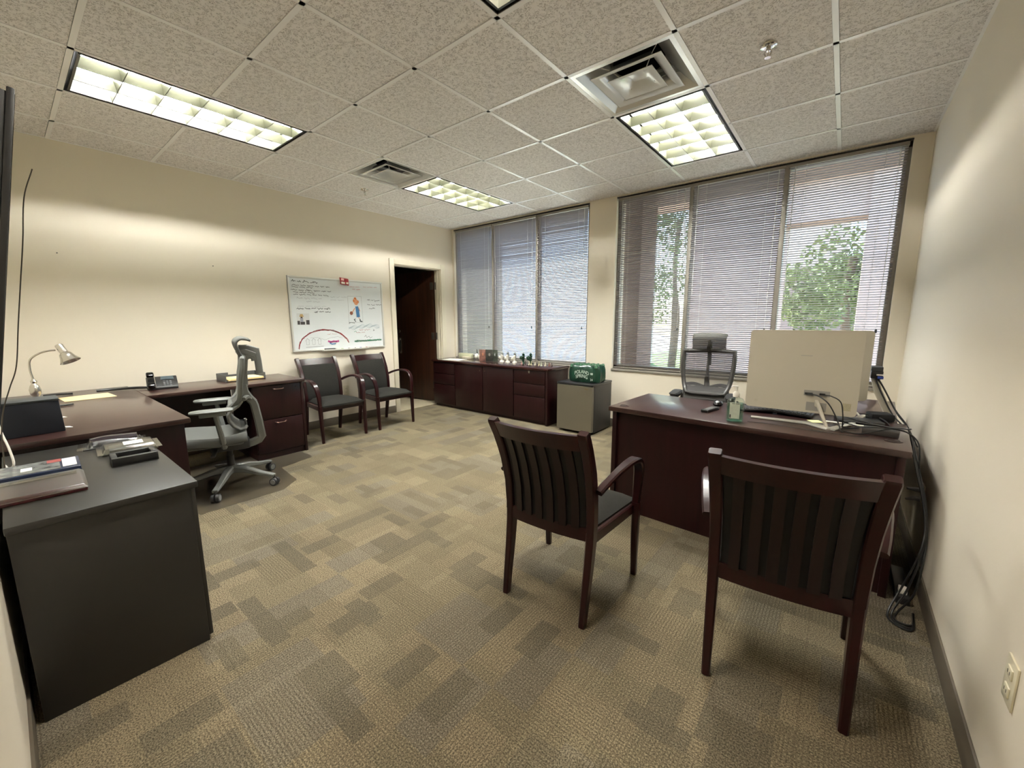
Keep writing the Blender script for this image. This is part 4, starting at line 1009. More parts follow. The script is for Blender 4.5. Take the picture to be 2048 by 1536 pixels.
# local: +x right, -y towards the user
m = MB(); hexa(m, [(-0.10, -0.09, 0), (0.10, -0.09, 0), (0.10, 0.09, 0), (-0.10, 0.09, 0), (-0.10, -0.088, 0.02), (0.10, -0.088, 0.02), (0.10, 0.02, 0.10), (-0.10, 0.02, 0.10)], 0.006); m.build('phone_body', BLKP, t)
sl = math.atan2(0.08, 0.108); RP = Matrix.Rotation(sl, 3, 'X')
def onph(x, s, h): return Vector((x, -0.088, 0.02)) + RP @ Vector((0, s, h))
m = MB(); m.box(onph(-0.072, 0.067, 0.018), (0.045, 0.165, 0.02), RP, 0.008); m.box(onph(-0.072, 0.13, 0.024), (0.05, 0.045, 0.034), RP, 0.01); m.box(onph(-0.072, 0.005, 0.024), (0.05, 0.045, 0.034), RP, 0.01); m.build('handset', BLKG, t)
m = MB(); m.box(onph(0.035, 0.105, 0.003), (0.085, 0.04, 0.004), RP); m.build('display', pm('phone_display', (70, 80, 84), 0.2), t)
m = MB()
for i in range(3):
    for j in range(4): m.box(onph(0.012 + i * 0.02, 0.015 + j * 0.017, 0.003), (0.014, 0.010, 0.004), RP, 0.001)
m.build('keypad', pm('phone_keys', (92, 94, 96), 0.4), t)
m = MB(); m.box(onph(-0.046, 0.066, 0.004), (0.004, 0.14, 0.006), RP); m.build('silver_trim', STEEL, t)
t = thing('letter_tray', 'dark grey letter tray holding folders on the return desk', 'tray', (0.335, -0.205, Z0)); TG = pm('grey_tray_plastic', (72, 74, 76), 0.5)
m = MB(); m.bx(-0.13, 0.135, -0.165, 0.165, 0.004, 0.008); m.bx(-0.13, 0.135, -0.168, -0.163, 0, 0.062); m.bx(-0.13, 0.135, 0.163, 0.168, 0, 0.062); m.bx(-0.133, -0.128, -0.168, -0.07, 0, 0.062); m.bx(-0.133, -0.128, 0.07, 0.168, 0, 0.062); m.bx(-0.133, -0.128, -0.07, 0.07, 0, 0.04); m.build('tray_body', TG, t)
m = MB(); m.bx(-0.12, 0.13, -0.15, 0.15, 0.0085, 0.022); f_ = m.build('manila_folder', pm('manila_folder', (222, 196, 140), 0.8), loc=(0.345, -0.205, Z0)); tag(f_, 'stack of manila folders lying in the grey letter tray', 'folders')
m = MB(); m.bx(-0.11, 0.115, -0.1, 0.13, 0, 0.002); f_ = m.build('loose_sheet', pm('cream_sheet', (232, 218, 180), 0.8), loc=(0.36, -0.19, Z0 + 0.0225)); f_.rotation_euler.z = 0.09; tag(f_, 'slightly turned cream sheet on top of the manila folders', 'paper')

# ------------------------------------------------------------------ things on the black cabinet
zc = 0.69
CLR = glass_mat('clear_plastic_shell', (236, 236, 230), 0.08, 0.2)
t = thing('black_tray_box', 'small black open box on the black cabinet, nearest its corner', 'box', (2.465, -1.317, zc), math.radians(-3))
m = MB(); h2 = 0.034
m.bx(-0.065, 0.065, -0.075, 0.075, 0, 0.008); m.bx(-0.065, -0.04, -0.075, 0.075, 0, h2, 0.002); m.bx(0.04, 0.065, -0.075, 0.075, 0, h2, 0.002); m.bx(-0.045, 0.045, -0.075, -0.055, 0, h2, 0.002); m.bx(-0.045, 0.045, 0.055, 0.075, 0, h2, 0.002); m.build('box_shell', pm('black_foam_box', (16, 17, 18), 0.5), t)
t = thing('clamshell_package', 'clear plastic clamshell package with a white label behind the small black box', 'packaging', (2.235, -1.30, zc), math.radians(-4))
m = MB(); hexa(m, [(-0.085, -0.10, 0.0), (0.085, -0.10, 0.0), (0.085, 0.10, 0), (-0.085, 0.10, 0), (-0.07, -0.085, 0.03), (0.07, -0.085, 0.03), (0.07, 0.085, 0.03), (-0.07, 0.085, 0.03)], 0.004); m.bx(-0.095, 0.095, -0.112, 0.112, 0.010, 0.0115); m.build('plastic_shell', CLR, t)
m = MB(); m.bx(-0.03, 0.045, -0.02, 0.05, 0.0315, 0.032); m.build('white_label', PAPER, t)
m = MB(); m.bx(-0.055, 0.055, -0.07, 0.04, 0.004, 0.018, 0.002); m.build('grey_insert', pm('grey_insert', (98, 100, 98), 0.5), t)
t = thing('black_blister_pack', 'crumpled blister pack with a dark gadget at the back of the black cabinet', 'packaging', (2.06, -1.33, zc), math.radians(-6))
m = MB(); m.bar(spline([(0, -0.08, 0.022), (0, -0.03, 0.028), (0.01, 0.04, 0.026), (0.012, 0.085, 0.024)], 4), 0.055, 0.034, rnd=0.35); m.build('dark_gadget', pm('aubergine_plastic', (44, 34, 40), 0.35), t)
m = MB(); rows = [[(x, y, 0.006 + 0.035 * max(0, 1 - (x / 0.06) ** 2) * (1 if abs(y) < 0.09 else 0) + 0.004 * math.sin(x * 90 + y * 70)) for x in (-0.075, -0.06, -0.035, 0, 0.035, 0.06, 0.075)] for y in (-0.13, -0.1, -0.085, -0.05, 0, 0.05, 0.085, 0.1, 0.12)]
m.grid(rows); m.build('plastic_shell', CLR, t, flipfix=False)
m = MB(); m.bx(-0.07, 0.07, -0.11, 0.11, 0, 0.004); m.build('backing_card', pm('dark_card', (52, 50, 50), 0.6), t)
t = thing('navy_flat_case', 'flat navy package with a clear window and white corner label, behind the open plastic tray', 'packaging', (2.385, -1.59, zc), math.radians(-2))
m = MB(); m.bx(-0.095, 0.095, -0.118, 0.112, 0, 0.026, 0.003); m.build('case_body', pm('navy_case', (20, 36, 66), 0.3), t)
m = MB(); m.bx(-0.085, 0.085, -0.11, 0.055, 0.026, 0.028); m.build('window', pm('grey_printed_window', (120, 122, 120), 0.15, var=(30, 0.5)), t)
m = MB(); m.bx(-0.075, 0.065, 0.062, 0.102, 0.026, 0.0275); m.build('white_label', PAPER, t)
m = MB(); m.bx(-0.08, -0.03, 0.02, 0.06, 0.028, 0.0286); m.build('red_print', pm('dull_red_print', (150, 72, 70), 0.4), t)
m = MB(); m.bx(-0.01, 0.04, -0.05, -0.02, 0.028, 0.0286); m.build('white_print', PAPER, t)
t = thing('clear_plastic_tray', 'long clear plastic tray with a maroon card under it, nearest the cabinet edge', 'packaging', (2.645, -1.595, zc), math.radians(-2))
m = MB(); m.bx(-0.12, 0.12, -0.11, 0.108, 0, 0.012, 0.002); m.build('maroon_card', pm('maroon_print', (74, 28, 34), 0.4, var=(40, 0.6)), t)
m = MB(); hexa(m, [(-0.13, -0.115, 0.012), (0.13, -0.115, 0.012), (0.13, 0.113, 0.012), (-0.13, 0.113, 0.012), (-0.12, -0.112, 0.026), (0.12, -0.112, 0.026), (0.118, 0.1, 0.026), (-0.12, 0.1, 0.026)], 0.004); m.build('plastic_shell', glass_mat('cloudy_plastic', (226, 222, 210), 0.04, 0.35), t)
m = MB(); m.bar([(-0.06, -0.1, 0.028), (-0.06, 0.09, 0.028)], 0.03, 0.005); m.build('raised_rib', CLR, t)

# ------------------------------------------------------------------ right desk
ZD = 0.722
DA = math.radians(-3.2)
t = thing('executive_desk', 'mahogany desk on the right with two monitors on top', 'desk', (3.688, 0.890, 0), DA)
dw, dd = 1.476, 0.64
m = MB(); m.bx(0, dw, 0, dd, ZD - 0.032, ZD, 0.004); m.build('desktop', DTOP, t)
m = MB(); m.bx(0.022, 0.052, 0.02, dd - 0.02, 0, ZD - 0.032, 0.001); m.build('end_panel', MAHOV, t)
m = MB(); m.bx(dw - 0.045, dw - 0.015, 0.02, dd - 0.02, 0, ZD - 0.032, 0.001); m.build('end_panel', MAHOV, t)
m = MB(); m.bx(0.052, dw - 0.045, 0.045, 0.065, 0, ZD - 0.032); m.build('modesty_panel', MAHOV, t)
GR = pm('dark_grommet', (40, 24, 22), 0.35)
for gx_, gy_ in ((0.075, 0.075), (dw - 0.06, 0.17)):
    m = MB(); m.lathe([(0.034, ZD), (0.034, ZD + 0.002), (0.024, ZD + 0.003), (0.023, ZD + 0.0005), (0.001, ZD + 0.0005)], (gx_, gy_, 0), 24); m.build('cable_grommet', GR, t)
t = thing('side_return', 'mahogany side return joining the right desk behind the monitors', 'desk', (4.7, 1.47, 0), DA)
m = MB(); m.bx(0.0, 0.46, 0.015, 0.80, ZD - 0.032, ZD, 0.003); m.build('desktop', DTOP, t)
m = MB(); m.bx(0.02, 0.44, 0.76, 0.785, 0, ZD - 0.032); m.build('end_panel', MAHOV, t)
m = MB(); m.bx(0.43, 0.445, 0.03, 0.76, 0.2, ZD - 0.032); m.build('modesty_panel', MAHOV, t)
# monitors, seen from behind
MONW = pm('cream_white_monitor', (196, 190, 174), 0.45); MONG = pm('grey_monitor_recess', (150, 148, 142), 0.5)
def monitor(label, loc, rz, wd, zb, zt, side, ports=True):
    t = thing('computer_monitor', label, 'monitor', loc, rz, 'white monitors on the right desk')
    b0, b1 = zb, zt
    # panel: rounded rectangle outline in x-z extruded in y; camera sees the -y side
    def rr(w_, z0, z1, r, n=5):
        pts = []
        for cx, cz, a0 in ((w_ - r, z1 - r, 0), (-w_ + r, z1 - r, 90), (-w_ + r, z0 + r, 180), (w_ - r, z0 + r, 270)):
            for k in range(n + 1):
                a = math.radians(a0 + 90 * k / n); pts.append((cx + r * math.cos(a), cz + r * math.sin(a)))
        return pts
    m = MB(); m.prism(rr(wd / 2, b0, b1, 0.02), -0.012, 0.012, lambda u, v, w_: Vector((u, w_, v))); m.build('rear_cover', MONW, t)
    m = MB(); m.prism(rr(wd / 2 - 0.008, b0 + 0.012, b1 - 0.008, 0.006), 0.0122, 0.0135, lambda u, v, w_: Vector((u, w_, v))); m.build('screen', BLKG, t)
    # stand
    px = side * 0.085
    m = MB(); m.bx(px - 0.045, px + 0.045, -0.0135, -0.010, b0 + 0.012, b0 + 0.06); m.build('stand_recess', MONG, t)
    m = MB(); m.bar([(px, -0.008, b0 + 0.055), (px + 0.01, -0.03, b0 + 0.05), (px + 0.06, -0.095, 0.004)], [0.04, 0.036, 0.03], [0.018, 0.016, 0.012], Vector((1, 0, 0)), rnd=0.15); st = m.build('stand_arm', MONW, t)
    m = MB(); m.bar([(px + 0.075, -0.12, 0.006), (px - 0.03, -0.03, 0.006), (px - 0.30, -0.07 + 0.02, 0.006)], [0.05, 0.045, 0.02], 0.011); m.bar([(px + 0.075, -0.12, 0.006), (px + 0.12, 0.0, 0.006), (px + 0.17, 0.12, 0.006)], [0.04, 0.03, 0.02], 0.009); m.build('stand_foot', pm('pale_silver_foot', (208, 206, 198), 0.3, 0.25) if ports else MONW, t)
    if ports:
        m = MB(); m.bx(px - 0.06, px + 0.055, -0.0135, -0.011, b0 + 0.095, b0 + 0.125); pb = m.build('port_panel', MONG, t)
        m = MB(); m.bx(px - 0.055, px - 0.02, -0.03, -0.0135, b0 + 0.103, b0 + 0.112); m.build('plug', BLKP, pb)
        m = MB(); m.bx(px + 0.01, px + 0.035, -0.03, -0.0135, b0 + 0.105, b0 + 0.114); m.build('plug', BLKP, pb)
        m = MB(); m.bx(0.198, 0.233, -0.0128, -0.0118, b0 + 0.03, b0 + 0.07); m.build('rating_label', pm('rating_label', (176, 168, 140), 0.6, var=(300, 0.3)), t)
        m = MB(); m.lathe([(0.009, 0), (0.009, 0.0012), (0.006, 0.0015), (0.006, 0.0005)], (-wd / 2 + 0.055, -0.0118, b0 + 0.04), 16, Matrix(((1, 0, 0), (0, 0, -1), (0, 1, 0)))); m.build('screw_cover', pm('cream_screw_cover', (190, 184, 166), 0.4), t)
        m = MB(); m.bx(-0.006, 0.046, -0.0126, -0.0118, b0 + 0.312, b0 + 0.318, 0.0003); m.build('maker_badge', pm('pale_badge', (180, 176, 166), 0.4), t)
    return t
monitor('large white monitor seen from behind with cables in its rear ports', (4.712, 1.155, ZD), math.radians(-0.5), 0.515, 0.062, 0.515, 1)
t2 = monitor('second white monitor mostly hidden behind the first one, nearer the right wall', (4.815, 1.52, ZD), math.radians(3), 0.41, 0.095, 0.507, 1, False)
t = thing('docking_station', 'small grey and black port box with a blue plug right of the monitors', 'docking station', (5.05, 1.62, ZD))
m = MB(); m.bx(-0.022, 0.032, -0.03, 0.05, 0.225, 0.27, 0.003); m.build('port_block', BLKP, t)
m = MB(); m.bx(-0.024, 0.03, -0.028, 0.05, 0.27, 0.295, 0.004); m.build('grey_cover', DKGR, t)
m = MB(); m.bx(0.008, 0.034, -0.05, -0.03, 0.226, 0.242, 0.002); m.build('blue_plug', pm('blue_vga_plug', (34, 60, 140), 0.35), t)
m = MB(); m.bx(0.002, 0.036, -0.046, -0.03, 0.246, 0.252); m.build('white_tab', WHT, t)
m = MB(); m.bar([(-0.0, 0.0, 0.225), (0.02, -0.01, 0.15), (0.085, -0.02, 0.004)], [0.04, 0.04, 0.036], 0.014, Vector((0, 1, 0))); m.bx(0.03, 0.11, -0.06, 0.06, 0, 0.008, 0.002); m.build('white_stand', MONW, t)
# sanitizer
t = thing('hand_sanitizer', 'pump bottle of green hand sanitizer on the front edge of the right desk', 'hand sanitizer', (4.436, 0.955, ZD), math.radians(14)); t.scale = (1.2, 1.15, 1.06)
def rrect(w_, d_, r, n=4):
    pts = []
    for cx, cy, a0 in ((w_ - r, d_ - r, 0), (-w_ + r, d_ - r, 90), (-w_ + r, -d_ + r, 180), (w_ - r, -d_ + r, 270)):
        for k in range(n + 1):
            a = math.radians(a0 + 90 * k / n); pts.append((cx + r * math.cos(a), cy + r * math.sin(a)))
    return pts
def stack(m, levels, r=0.012):
    R = []
    for z, w_, d_ in levels: R.append([m.bm.verts.new((x, y, z)) for x, y in rrect(w_, d_, min(r, w_ * .9, d_ * .9))])
    for a, b in zip(R, R[1:]):
        for k in range(len(a)): m._face([a[k], a[(k + 1) % len(a)], b[(k + 1) % len(a)], b[k]])
    m._face(list(reversed(R[0]))); m._face(R[-1])
GELM = pm('green_gel', (120, 206, 170), 0.05, trans=0.9); 
m = MB(); stack(m, [(0.0, 0.033, 0.02), (0.004, 0.036, 0.023), (0.06, 0.037, 0.024), (0.108, 0.037, 0.024), (0.122, 0.031, 0.02), (0.129, 0.016, 0.015), (0.133, 0.013, 0.013)]); m.build('bottle', glass_mat('clear_bottle', (246, 252, 248), 0.05), t)
m = MB(); stack(m, [(0.004, 0.033, 0.0205), (0.06, 0.034, 0.0215), (0.10, 0.034, 0.0215)]); m.build('gel', glass_mat('green_gel_clear', (206, 238, 222), 0.03), t)
m = MB(); m.bx(-0.025, 0.018, -0.0248, -0.0243, 0.018, 0.105); m.build('front_label', pm('pale_green_label', (188, 198, 182), 0.5, var=(60, 0.08)), t)
m = MB(); m.bx(-0.023, -0.018, -0.0252, -0.0249, 0.022, 0.04); m.bx(-0.016, -0.004, -0.0252, -0.0249, 0.098, 0.101); m.bx(0.0, 0.015, -0.0252, -0.0249, 0.098, 0.101); m.build('label_print', BLKP, t)
m = MB(); m.lathe([(0.014, 0.133), (0.0145, 0.152), (0.008, 0.162), (0.0055, 0.164), (0.0055, 0.185), (0.007, 0.186), (0.007, 0.192), (0.002, 0.193)], n=16); m.bar([(0, 0, 0.189), (-0.016, 0, 0.19), (-0.022, 0, 0.186)], 0.008, 0.005); m.build('pump', WHT, t)
m = MB(); m.cyl((0, 0, 0.02), (0, 0, 0.133), 0.0025, n=8); m.build('dip_tube', WHT, t)
# small things
t = thing('remote_control', 'black remote control left of the sanitizer on the right desk', 'remote', (4.262, 1.155, ZD), math.radians(-12))
m = MB(); m.bx(-0.023, 0.023, -0.08, 0.08, 0, 0.018, 0.005); m.build('remote_body', BLKP, t)
m = MB(); [m.bx(-0.012 + i * 0.011, -0.006 + i * 0.011, -0.055 + j * 0.016, -0.047 + j * 0.016, 0.018, 0.0195) for i in range(3) for j in range(7)]; m.build('buttons', pm('grey_buttons', (150, 150, 150), 0.4), t)
t = thing('computer_mouse', 'silver and black computer mouse behind the remote control', 'mouse', (4.262, 1.36, ZD))
m = MB(); m.ball((0, 0, 0.013), 0.033, 16, (0.95, 1.6, 0.62)); m.build('shell', BLKG, t)
m = MB(); m.ball((0, -0.02, 0.02), 0.018, 12, (1, 1.2, 0.85)); m.build('silver_cap', pm('silver_plastic', (150, 152, 156), 0.3, 0.4), t)
t = thing('split_keyboard', 'black split ergonomic keyboard under the large monitor', 'keyboard', (4.59, 1.335, ZD), math.radians(182))
for s in (-1, 1):
    RK = Matrix.Rotation(math.radians(s * 8), 3, 'Z') @ Matrix.Rotation(math.radians(s * 4), 3, 'Y')
    m = MB(); m.box((s * 0.098, 0, 0.016), (0.19, 0.13, 0.014), RK, 0.004); hf = m.build('keyboard_half', BLKP, t)
    m = MB(); [m.box(Vector((s * 0.098, 0, 0.016)) + RK @ Vector((-0.075 + i * 0.021, -0.035 + j * 0.021, 0.009)), (0.017, 0.017, 0.006), RK, 0.001) for i in range(8) for j in range(5)]; m.build('keys', pm('charcoal_keys', (44, 46, 50), 0.4), hf)
m = MB(); m.bx(-0.19, 0.19, -0.105, -0.06, 0, 0.02, 0.006); m.build('wrist_rest', pm('black_rest', (30, 28, 30), 0.8), t)
m = MB(); m.bx(-0.07, 0.07, -0.045, 0.045, 0, 0.028, 0.003); e = m.build('power_brick', pm('grey_power_brick', (58, 54, 52), 0.5), loc=(5.07, 1.10, ZD)); e.rotation_euler.z = -0.12; tag(e, 'flat dark grey box among the cables at the right end of the desk', 'power adapter')
m = MB(); m.bx(-0.10, 0.10, -0.06, 0.06, 0, 0.018, 0.004); e = m.build('tablet_dock', BLKP, loc=(4.99, 1.34, ZD)); e.rotation_euler.z = 0.2; tag(e, 'black flat hub box under the tangle of cables right of the monitor stand', 'hub')
m = MB(); m.bx(-0.055, 0.055, -0.045, 0.045, 0, 0.045, 0.012); e = m.build('black_pouch', pm('black_pouch_cloth', (30, 30, 34), 0.8, bump=(60, 0.5)), loc=(5.085, 1.475, ZD)); e.rotation_euler.z = 0.3; tag(e, 'black zipped pouch lying in front of the second monitor stand', 'pouch')
m = MB(); m.tube([(0.025 * math.cos(a * PI / 8), 0.025 * math.sin(a * PI / 8), 0.008) for a in range(9)], 0.006, 8); e = m.build('white_earphone_case', WHT, loc=(4.965, 1.42, ZD + 0.018)); e.rotation_euler = (0.9, 0, 0.2); tag(e, 'small white curved plastic piece on the cable tangle', 'plastic piece')
m = MB(); m.bx(-0.09, 0.09, -0.012, 0.012, 0, 0.008, 0.002); e = m.build('white_ruler_strip', WHT, loc=(4.93, 1.235, ZD)); e.rotation_euler.z = -0.05; tag(e, 'thin white strip lying behind the large monitor stand', 'strip')
m = MB(); m.bx(-0.03, 0.03, -0.03, 0.03, 0, 0.0015); e = m.build('sticky_note', pm('pale_yellow_note', (226, 226, 160), 0.8), loc=(4.80, 1.19 + 0.03, ZD)); e.rotation_euler.z = 0.5; tag(e, 'pale yellow sticky note beside the large monitor stand', 'note')
CBL = pm('black_cable', (20, 20, 21), 0.45); z = ZD
gcb = 'black cables on the right desk'
zb = ZD + 0.004
cable('video_cable', 'black cable from the left port of the large monitor down to the desk', [(4.755, 1.115, 0.893), (4.80, 1.08, 0.892), (4.85, 1.05, 0.86), (4.89, 1.04, 0.79), (4.915, 1.02, zb + 0.003), (4.93, 1.03, zb + 0.002), (5.0, 1.03, zb + 0.002), (5.12, 1.06, zb + 0.04), (5.2, 1.05, 0.72), (5.215, 1.0, 0.6)], 0.0032, CBL, grp=gcb)
cable('video_cable', 'black cable from the right port of the large monitor curling on the desk', [(4.83, 1.115, 0.893), (4.86, 1.08, 0.895), (4.90, 1.07, 0.87), (4.915, 1.08, 0.80), (4.92, 1.12, zb + 0.004), (4.93, 1.2, zb + 0.012), (4.99, 1.17, zb + 0.002), (4.93, 1.11, zb + 0.002), (4.88, 1.16, zb + 0.008)], 0.003, CBL, grp=gcb)
cable('thin_cable', 'thin black cable lying along the front of the right desk', [(4.50, 0.97, zb), (4.62, 0.985, zb), (4.8, 0.965, zb), (4.95, 0.96, zb), (5.02, 0.99, zb)], 0.0016, CBL, grp=gcb)
for k, (dx, dz, lab) in enumerate(((0, 0, 'outermost'), (-0.02, 0.02, 'middle'), (-0.035, -0.01, 'innermost'))):
    cable('hanging_cable', 'black cable drooping from the port box to the floor, %s of the bundle' % lab,
          [(5.06 + dx * .3, 1.60, 0.955 + dz * .3), (5.105 + dx * .5, 1.585, 0.87 + dz), (5.16 + dx * .5, 1.55, 0.76 + dz), (5.205 + dx * .3, 1.40, 0.70 + dz * .5), (5.225 + dx * .3, 1.25, 0.61), (5.24 + dx * .3, 1.10, 0.52), (5.245 + dx * .3, 0.95 + dx, 0.46), (5.245 + dx * .3, 0.83 + dx, 0.38), (5.238 + dx * .5, 0.75, 0.28), (5.222 + dx, 0.72 - dx, 0.12), (5.18 + dx, 0.72 + dx, 0.012), (5.17, 0.66 + dx, 0.006), (5.22, 0.66 + dx, 0.006), (5.235, 0.76, 0.006)], 0.0042, CBL, grp='cables hanging behind the right desk')
cable('tangled_cable', 'black cable loop tangled around the hub box', [(4.9, 1.3, zb), (4.95, 1.22, zb + 0.02), (5.05, 1.2, zb + 0.02), (5.12, 1.3, zb), (5.08, 1.43, zb + 0.02), (4.98, 1.44, zb + 0.03), (4.92, 1.35, zb + 0.024), (4.99, 1.28, zb + 0.02), (5.1, 1.24, zb + 0.01), (5.19, 1.2, zb + 0.02)], 0.0035, CBL, grp=gcb)
cable('tangled_cable', 'black cable running across the flat grey box to the wall', [(4.86, 1.17, zb), (4.95, 1.1, zb + 0.01), (5.02, 1.07, zb + 0.031), (5.12, 1.09, zb + 0.031), (5.18, 1.11, zb + 0.01), (5.21, 1.1, 0.68)], 0.003, CBL, grp=gcb)
t = thing('power_strip', 'black power strip on the carpet behind the right desk', 'power strip', (5.205, 0.98, 0), 0)
m = MB(); m.bx(-0.025, 0.025, -0.16, 0.16, 0, 0.035, 0.005); m.build('strip_body', BLKP, t)
m = MB(); m.bx(-0.015, 0.015, -0.13, -0.09, 0.035, 0.06, 0.003); m.build('adapter', WHT, t)
for k, z in enumerate((0.424, 0.376)):
    m = MB(); m.bar([(0, 0, 0), (-0.022, 0, 0), (-0.055, -0.01, 0.002 - 0.01 * k)], [0.026, 0.024, 0.01], [0.02, 0.018, 0.01]); tag(m.build('wall_plug', pm('grey_plug', (112, 110, 110), 0.4), loc=(W - 0.009, 1.25, z)), ('upper grey plug in the outlet behind the right desk', 'lower grey plug in the outlet behind the right desk')[k], 'plug', 'plugs behind the right desk')

# ------------------------------------------------------------------ things on the credenza
zt = 0.712
m = MB(); m.bx(-0.15, 0.16, -0.11, 0.10, 0, 0.004); e = m.build('paper_stack', PAPER, loc=(0.36, 2.60, zt)); e.rotation_euler.z = 0.2; tag(e, 'loose white papers at the left end of the credenza', 'paper')
for x, y, w_, d_, h_, c_, lab, nm in ((0.33, 2.875, 0.13, 0.035, 0.075, (206, 206, 176), 'pale cream box standing at the back left of the credenza', 'card_box'), (0.42, 2.80, 0.07, 0.03, 0.035, (216, 208, 184), 'low cream packet in front of the pale box on the credenza', 'paper_packet')):
    m = MB(); m.bx(-w_, w_, -d_, d_, 0, h_, 0.004); tag(m.build(nm, pm(nm + '_card', c_, 0.7), loc=(x, y, zt)), lab, 'box')
POR = pm('white_porcelain', (226, 222, 208), 0.3); DKB = pm('dark_porcelain', (84, 84, 82), 0.4); GRN = pm('green_jade', (34, 62, 46), 0.35)
GYP = pm('grey_porcelain', (140, 142, 138), 0.4)
def swan(label, x, y, rz):
    t = thing('bird_figurine', label, 'figurine', (x, y, zt), rz, 'bird figurines on the credenza')
    m = MB(); m.ball((0, 0, 0.045), 0.045, 14, (1.0, 0.8, 0.95)); m.build('body', POR, t)
    m = MB(); m.tube(spline([(0.02, 0, 0.075), (0.03, 0, 0.10), (0.02, 0, 0.125), (0.028, 0, 0.135)], 4), [0.011] * 6 + [0.008] * 6 + [0.009], 8); m.ball((0.03, 0, 0.135), 0.012, 10, (1.3, 1, 1)); m.build('neck_and_head', DKB, t)
swan('white bird figurine with a dark neck, farther left of the photo panel', 0.60, 2.84, 2.2)
swan('white bird figurine with a dark neck, just left of the photo panel', 0.715, 2.80, 0.6)
t = thing('photo_triptych', 'three-part dark photo panel standing on the credenza', 'photo frame', (0.955, 2.72, zt), math.radians(12))
for k, (x0, x1, a, c) in enumerate(((-0.15, -0.055, 0.25, (120, 84, 74)), (-0.055, 0.06, 0, (52, 52, 48)), (0.06, 0.155, -0.25, (70, 76, 66)))):
    m = MB(); R_ = Matrix.Rotation(a, 3, 'Z'); cx = (x0 + x1) / 2; m.box((cx, -0.012 if a else 0, 0.085), (x1 - x0, 0.006, 0.165), R_, 0.001); pn = m.build('panel', pm('frame_print_%d' % k, c, 0.35, var=(22, 0.7)), t)
    m = MB(); cz = (0.1, 0.095, 0.1)[k]; m.ball(Vector((cx + 0.005, -0.012 if a else 0, cz)) + R_ @ Vector((0, -0.003, 0)), 0.02, 10, (0.8, 0.06, 1.1)); m.build('printed_face', pm('print_face_%d' % k, ((176, 116, 90), (150, 146, 136), (196, 200, 200))[k], 0.5), pn)
def cherub(label, x, y, s, kind):
    t = thing('porcelain_figurine', label, 'figurine', (x, y, zt), 0, 'tall figurines on the credenza')
    M1, M2 = (POR, GYP) if kind == 'w' else (GRN, GRN)
    m = MB(); m.lathe([(0.032 * s, 0), (0.03 * s, 0.008), (0.018 * s, 0.02), (0.016 * s, 0.045), (0.022 * s, 0.07), (0.02 * s, 0.095), (0.008 * s, 0.108)], n=14); m.ball((-0.03 * s, 0, 0.05 if kind == 'w' else 0.075), 0.024 * s, 12, (1.1, 0.9, 1.1)); m.build('body', M1, t)
    m = MB(); m.ball((0.004, 0, 0.122), 0.017 * s, 12, (1.0, 1, 1.25)); m.ball((0.016 * s, 0, 0.108), 0.012 * s, 8, (1, 0.7, 1.4)); m.build('head', M2, t)
cherub('white porcelain figurine immediately right of the photo panel', 1.13, 2.80, 1.15, 'w')
cherub('white porcelain figurine, middle one of the three white ones', 1.235, 2.80, 1.1, 'w')
cherub('white porcelain figurine, nearest the green figurines', 1.36, 2.80, 1.1, 'w')
cherub('dark green figurine next to the white porcelain ones', 1.515, 2.79, 1.05, 'g')
cherub('dark green figurine nearest the row of tiny figures', 1.63, 2.80, 1.15, 'g')
cols = [(188, 150, 140), (60, 44, 40), (214, 206, 180), (196, 186, 150), (222, 216, 196), (206, 196, 160), (200, 204, 180), (214, 208, 186), (120, 70, 60), (46, 30, 28)]
proto = None
for k, c in enumerate(cols):
    x = 1.56 + k * 0.052; y = 2.70 + 0.012 * (k % 3) + 0.002 * k
    lab = 'tiny %s figure in the row on the credenza, number %s from the green figurine' % (('pink', 'dark brown', 'cream', 'tan', 'white', 'sand', 'pale green', 'ivory', 'reddish brown', 'near black')[k], ('one', 'two', 'three', 'four', 'five', 'six', 'seven', 'eight', 'nine', 'ten')[k])
    lab = 'tiny %s figure standing in the row of miniatures on the credenza' % (('pink', 'dark brown', 'cream', 'tan', 'white', 'sand-coloured', 'pale green', 'ivory', 'reddish brown', 'near-black')[k])
    t = thing('tiny_figure', lab, 'miniature figure', (x, y, zt), rnd.uniform(-1, 1), 'row of miniature figures')
    m = MB(); m.lathe([(0.014, 0), (0.013, 0.006), (0.007, 0.012), (0.009, 0.024), (0.004, 0.03)], n=10); m.build('body', pm('mini_%d' % k, c, 0.4), t)
    m = MB(); m.ball((0, 0, 0.036 + 0.004 * (k % 2)), 0.0075, 8); m.build('head', pm('mini_%d' % k, c, 0.4), t)

# ------------------------------------------------------------------ outside the windows
PAVE = pm('pale_concrete_paving', (196, 188, 176), 0.9, var=(0.8, 0.08)); m = MB(); m.bx(-30, 30, 3.2, 9, -0.35, -0.3); m.bx(-30, -2, 9, 40, -0.35, -0.3); struct(m.build('ground_terrace', PAVE))
LAWN = pm('lawn_green', (96, 116, 58), 0.95, var=(1.5, 0.25)); m = MB(); m.bx(-2, 30, 9, 60, -0.4, -0.32); struct(m.build('ground_lawn', LAWN))
m = MB(); m.bx(-26, -0.6, 13.0, 13.5, -0.3, 7.0); struct(m.build('wall_sky_backdrop', pm('pale_blue_grey_backdrop', (232, 236, 246), 0.9), smooth=False))  # pale backdrop added to set the brightness seen through the left window
BRK = pm('pinkish_brown_stucco', (192, 168, 160), 0.9, var=(3, 0.08))
BRM = pm('dull_brown_stucco', (176, 150, 140), 0.9, var=(3, 0.08))
BRW = pm('pale_stucco', (234, 226, 226), 0.9, var=(3, 0.05))
BRD = pm('dark_brown_stucco', (104, 84, 76), 0.9, var=(3, 0.08))
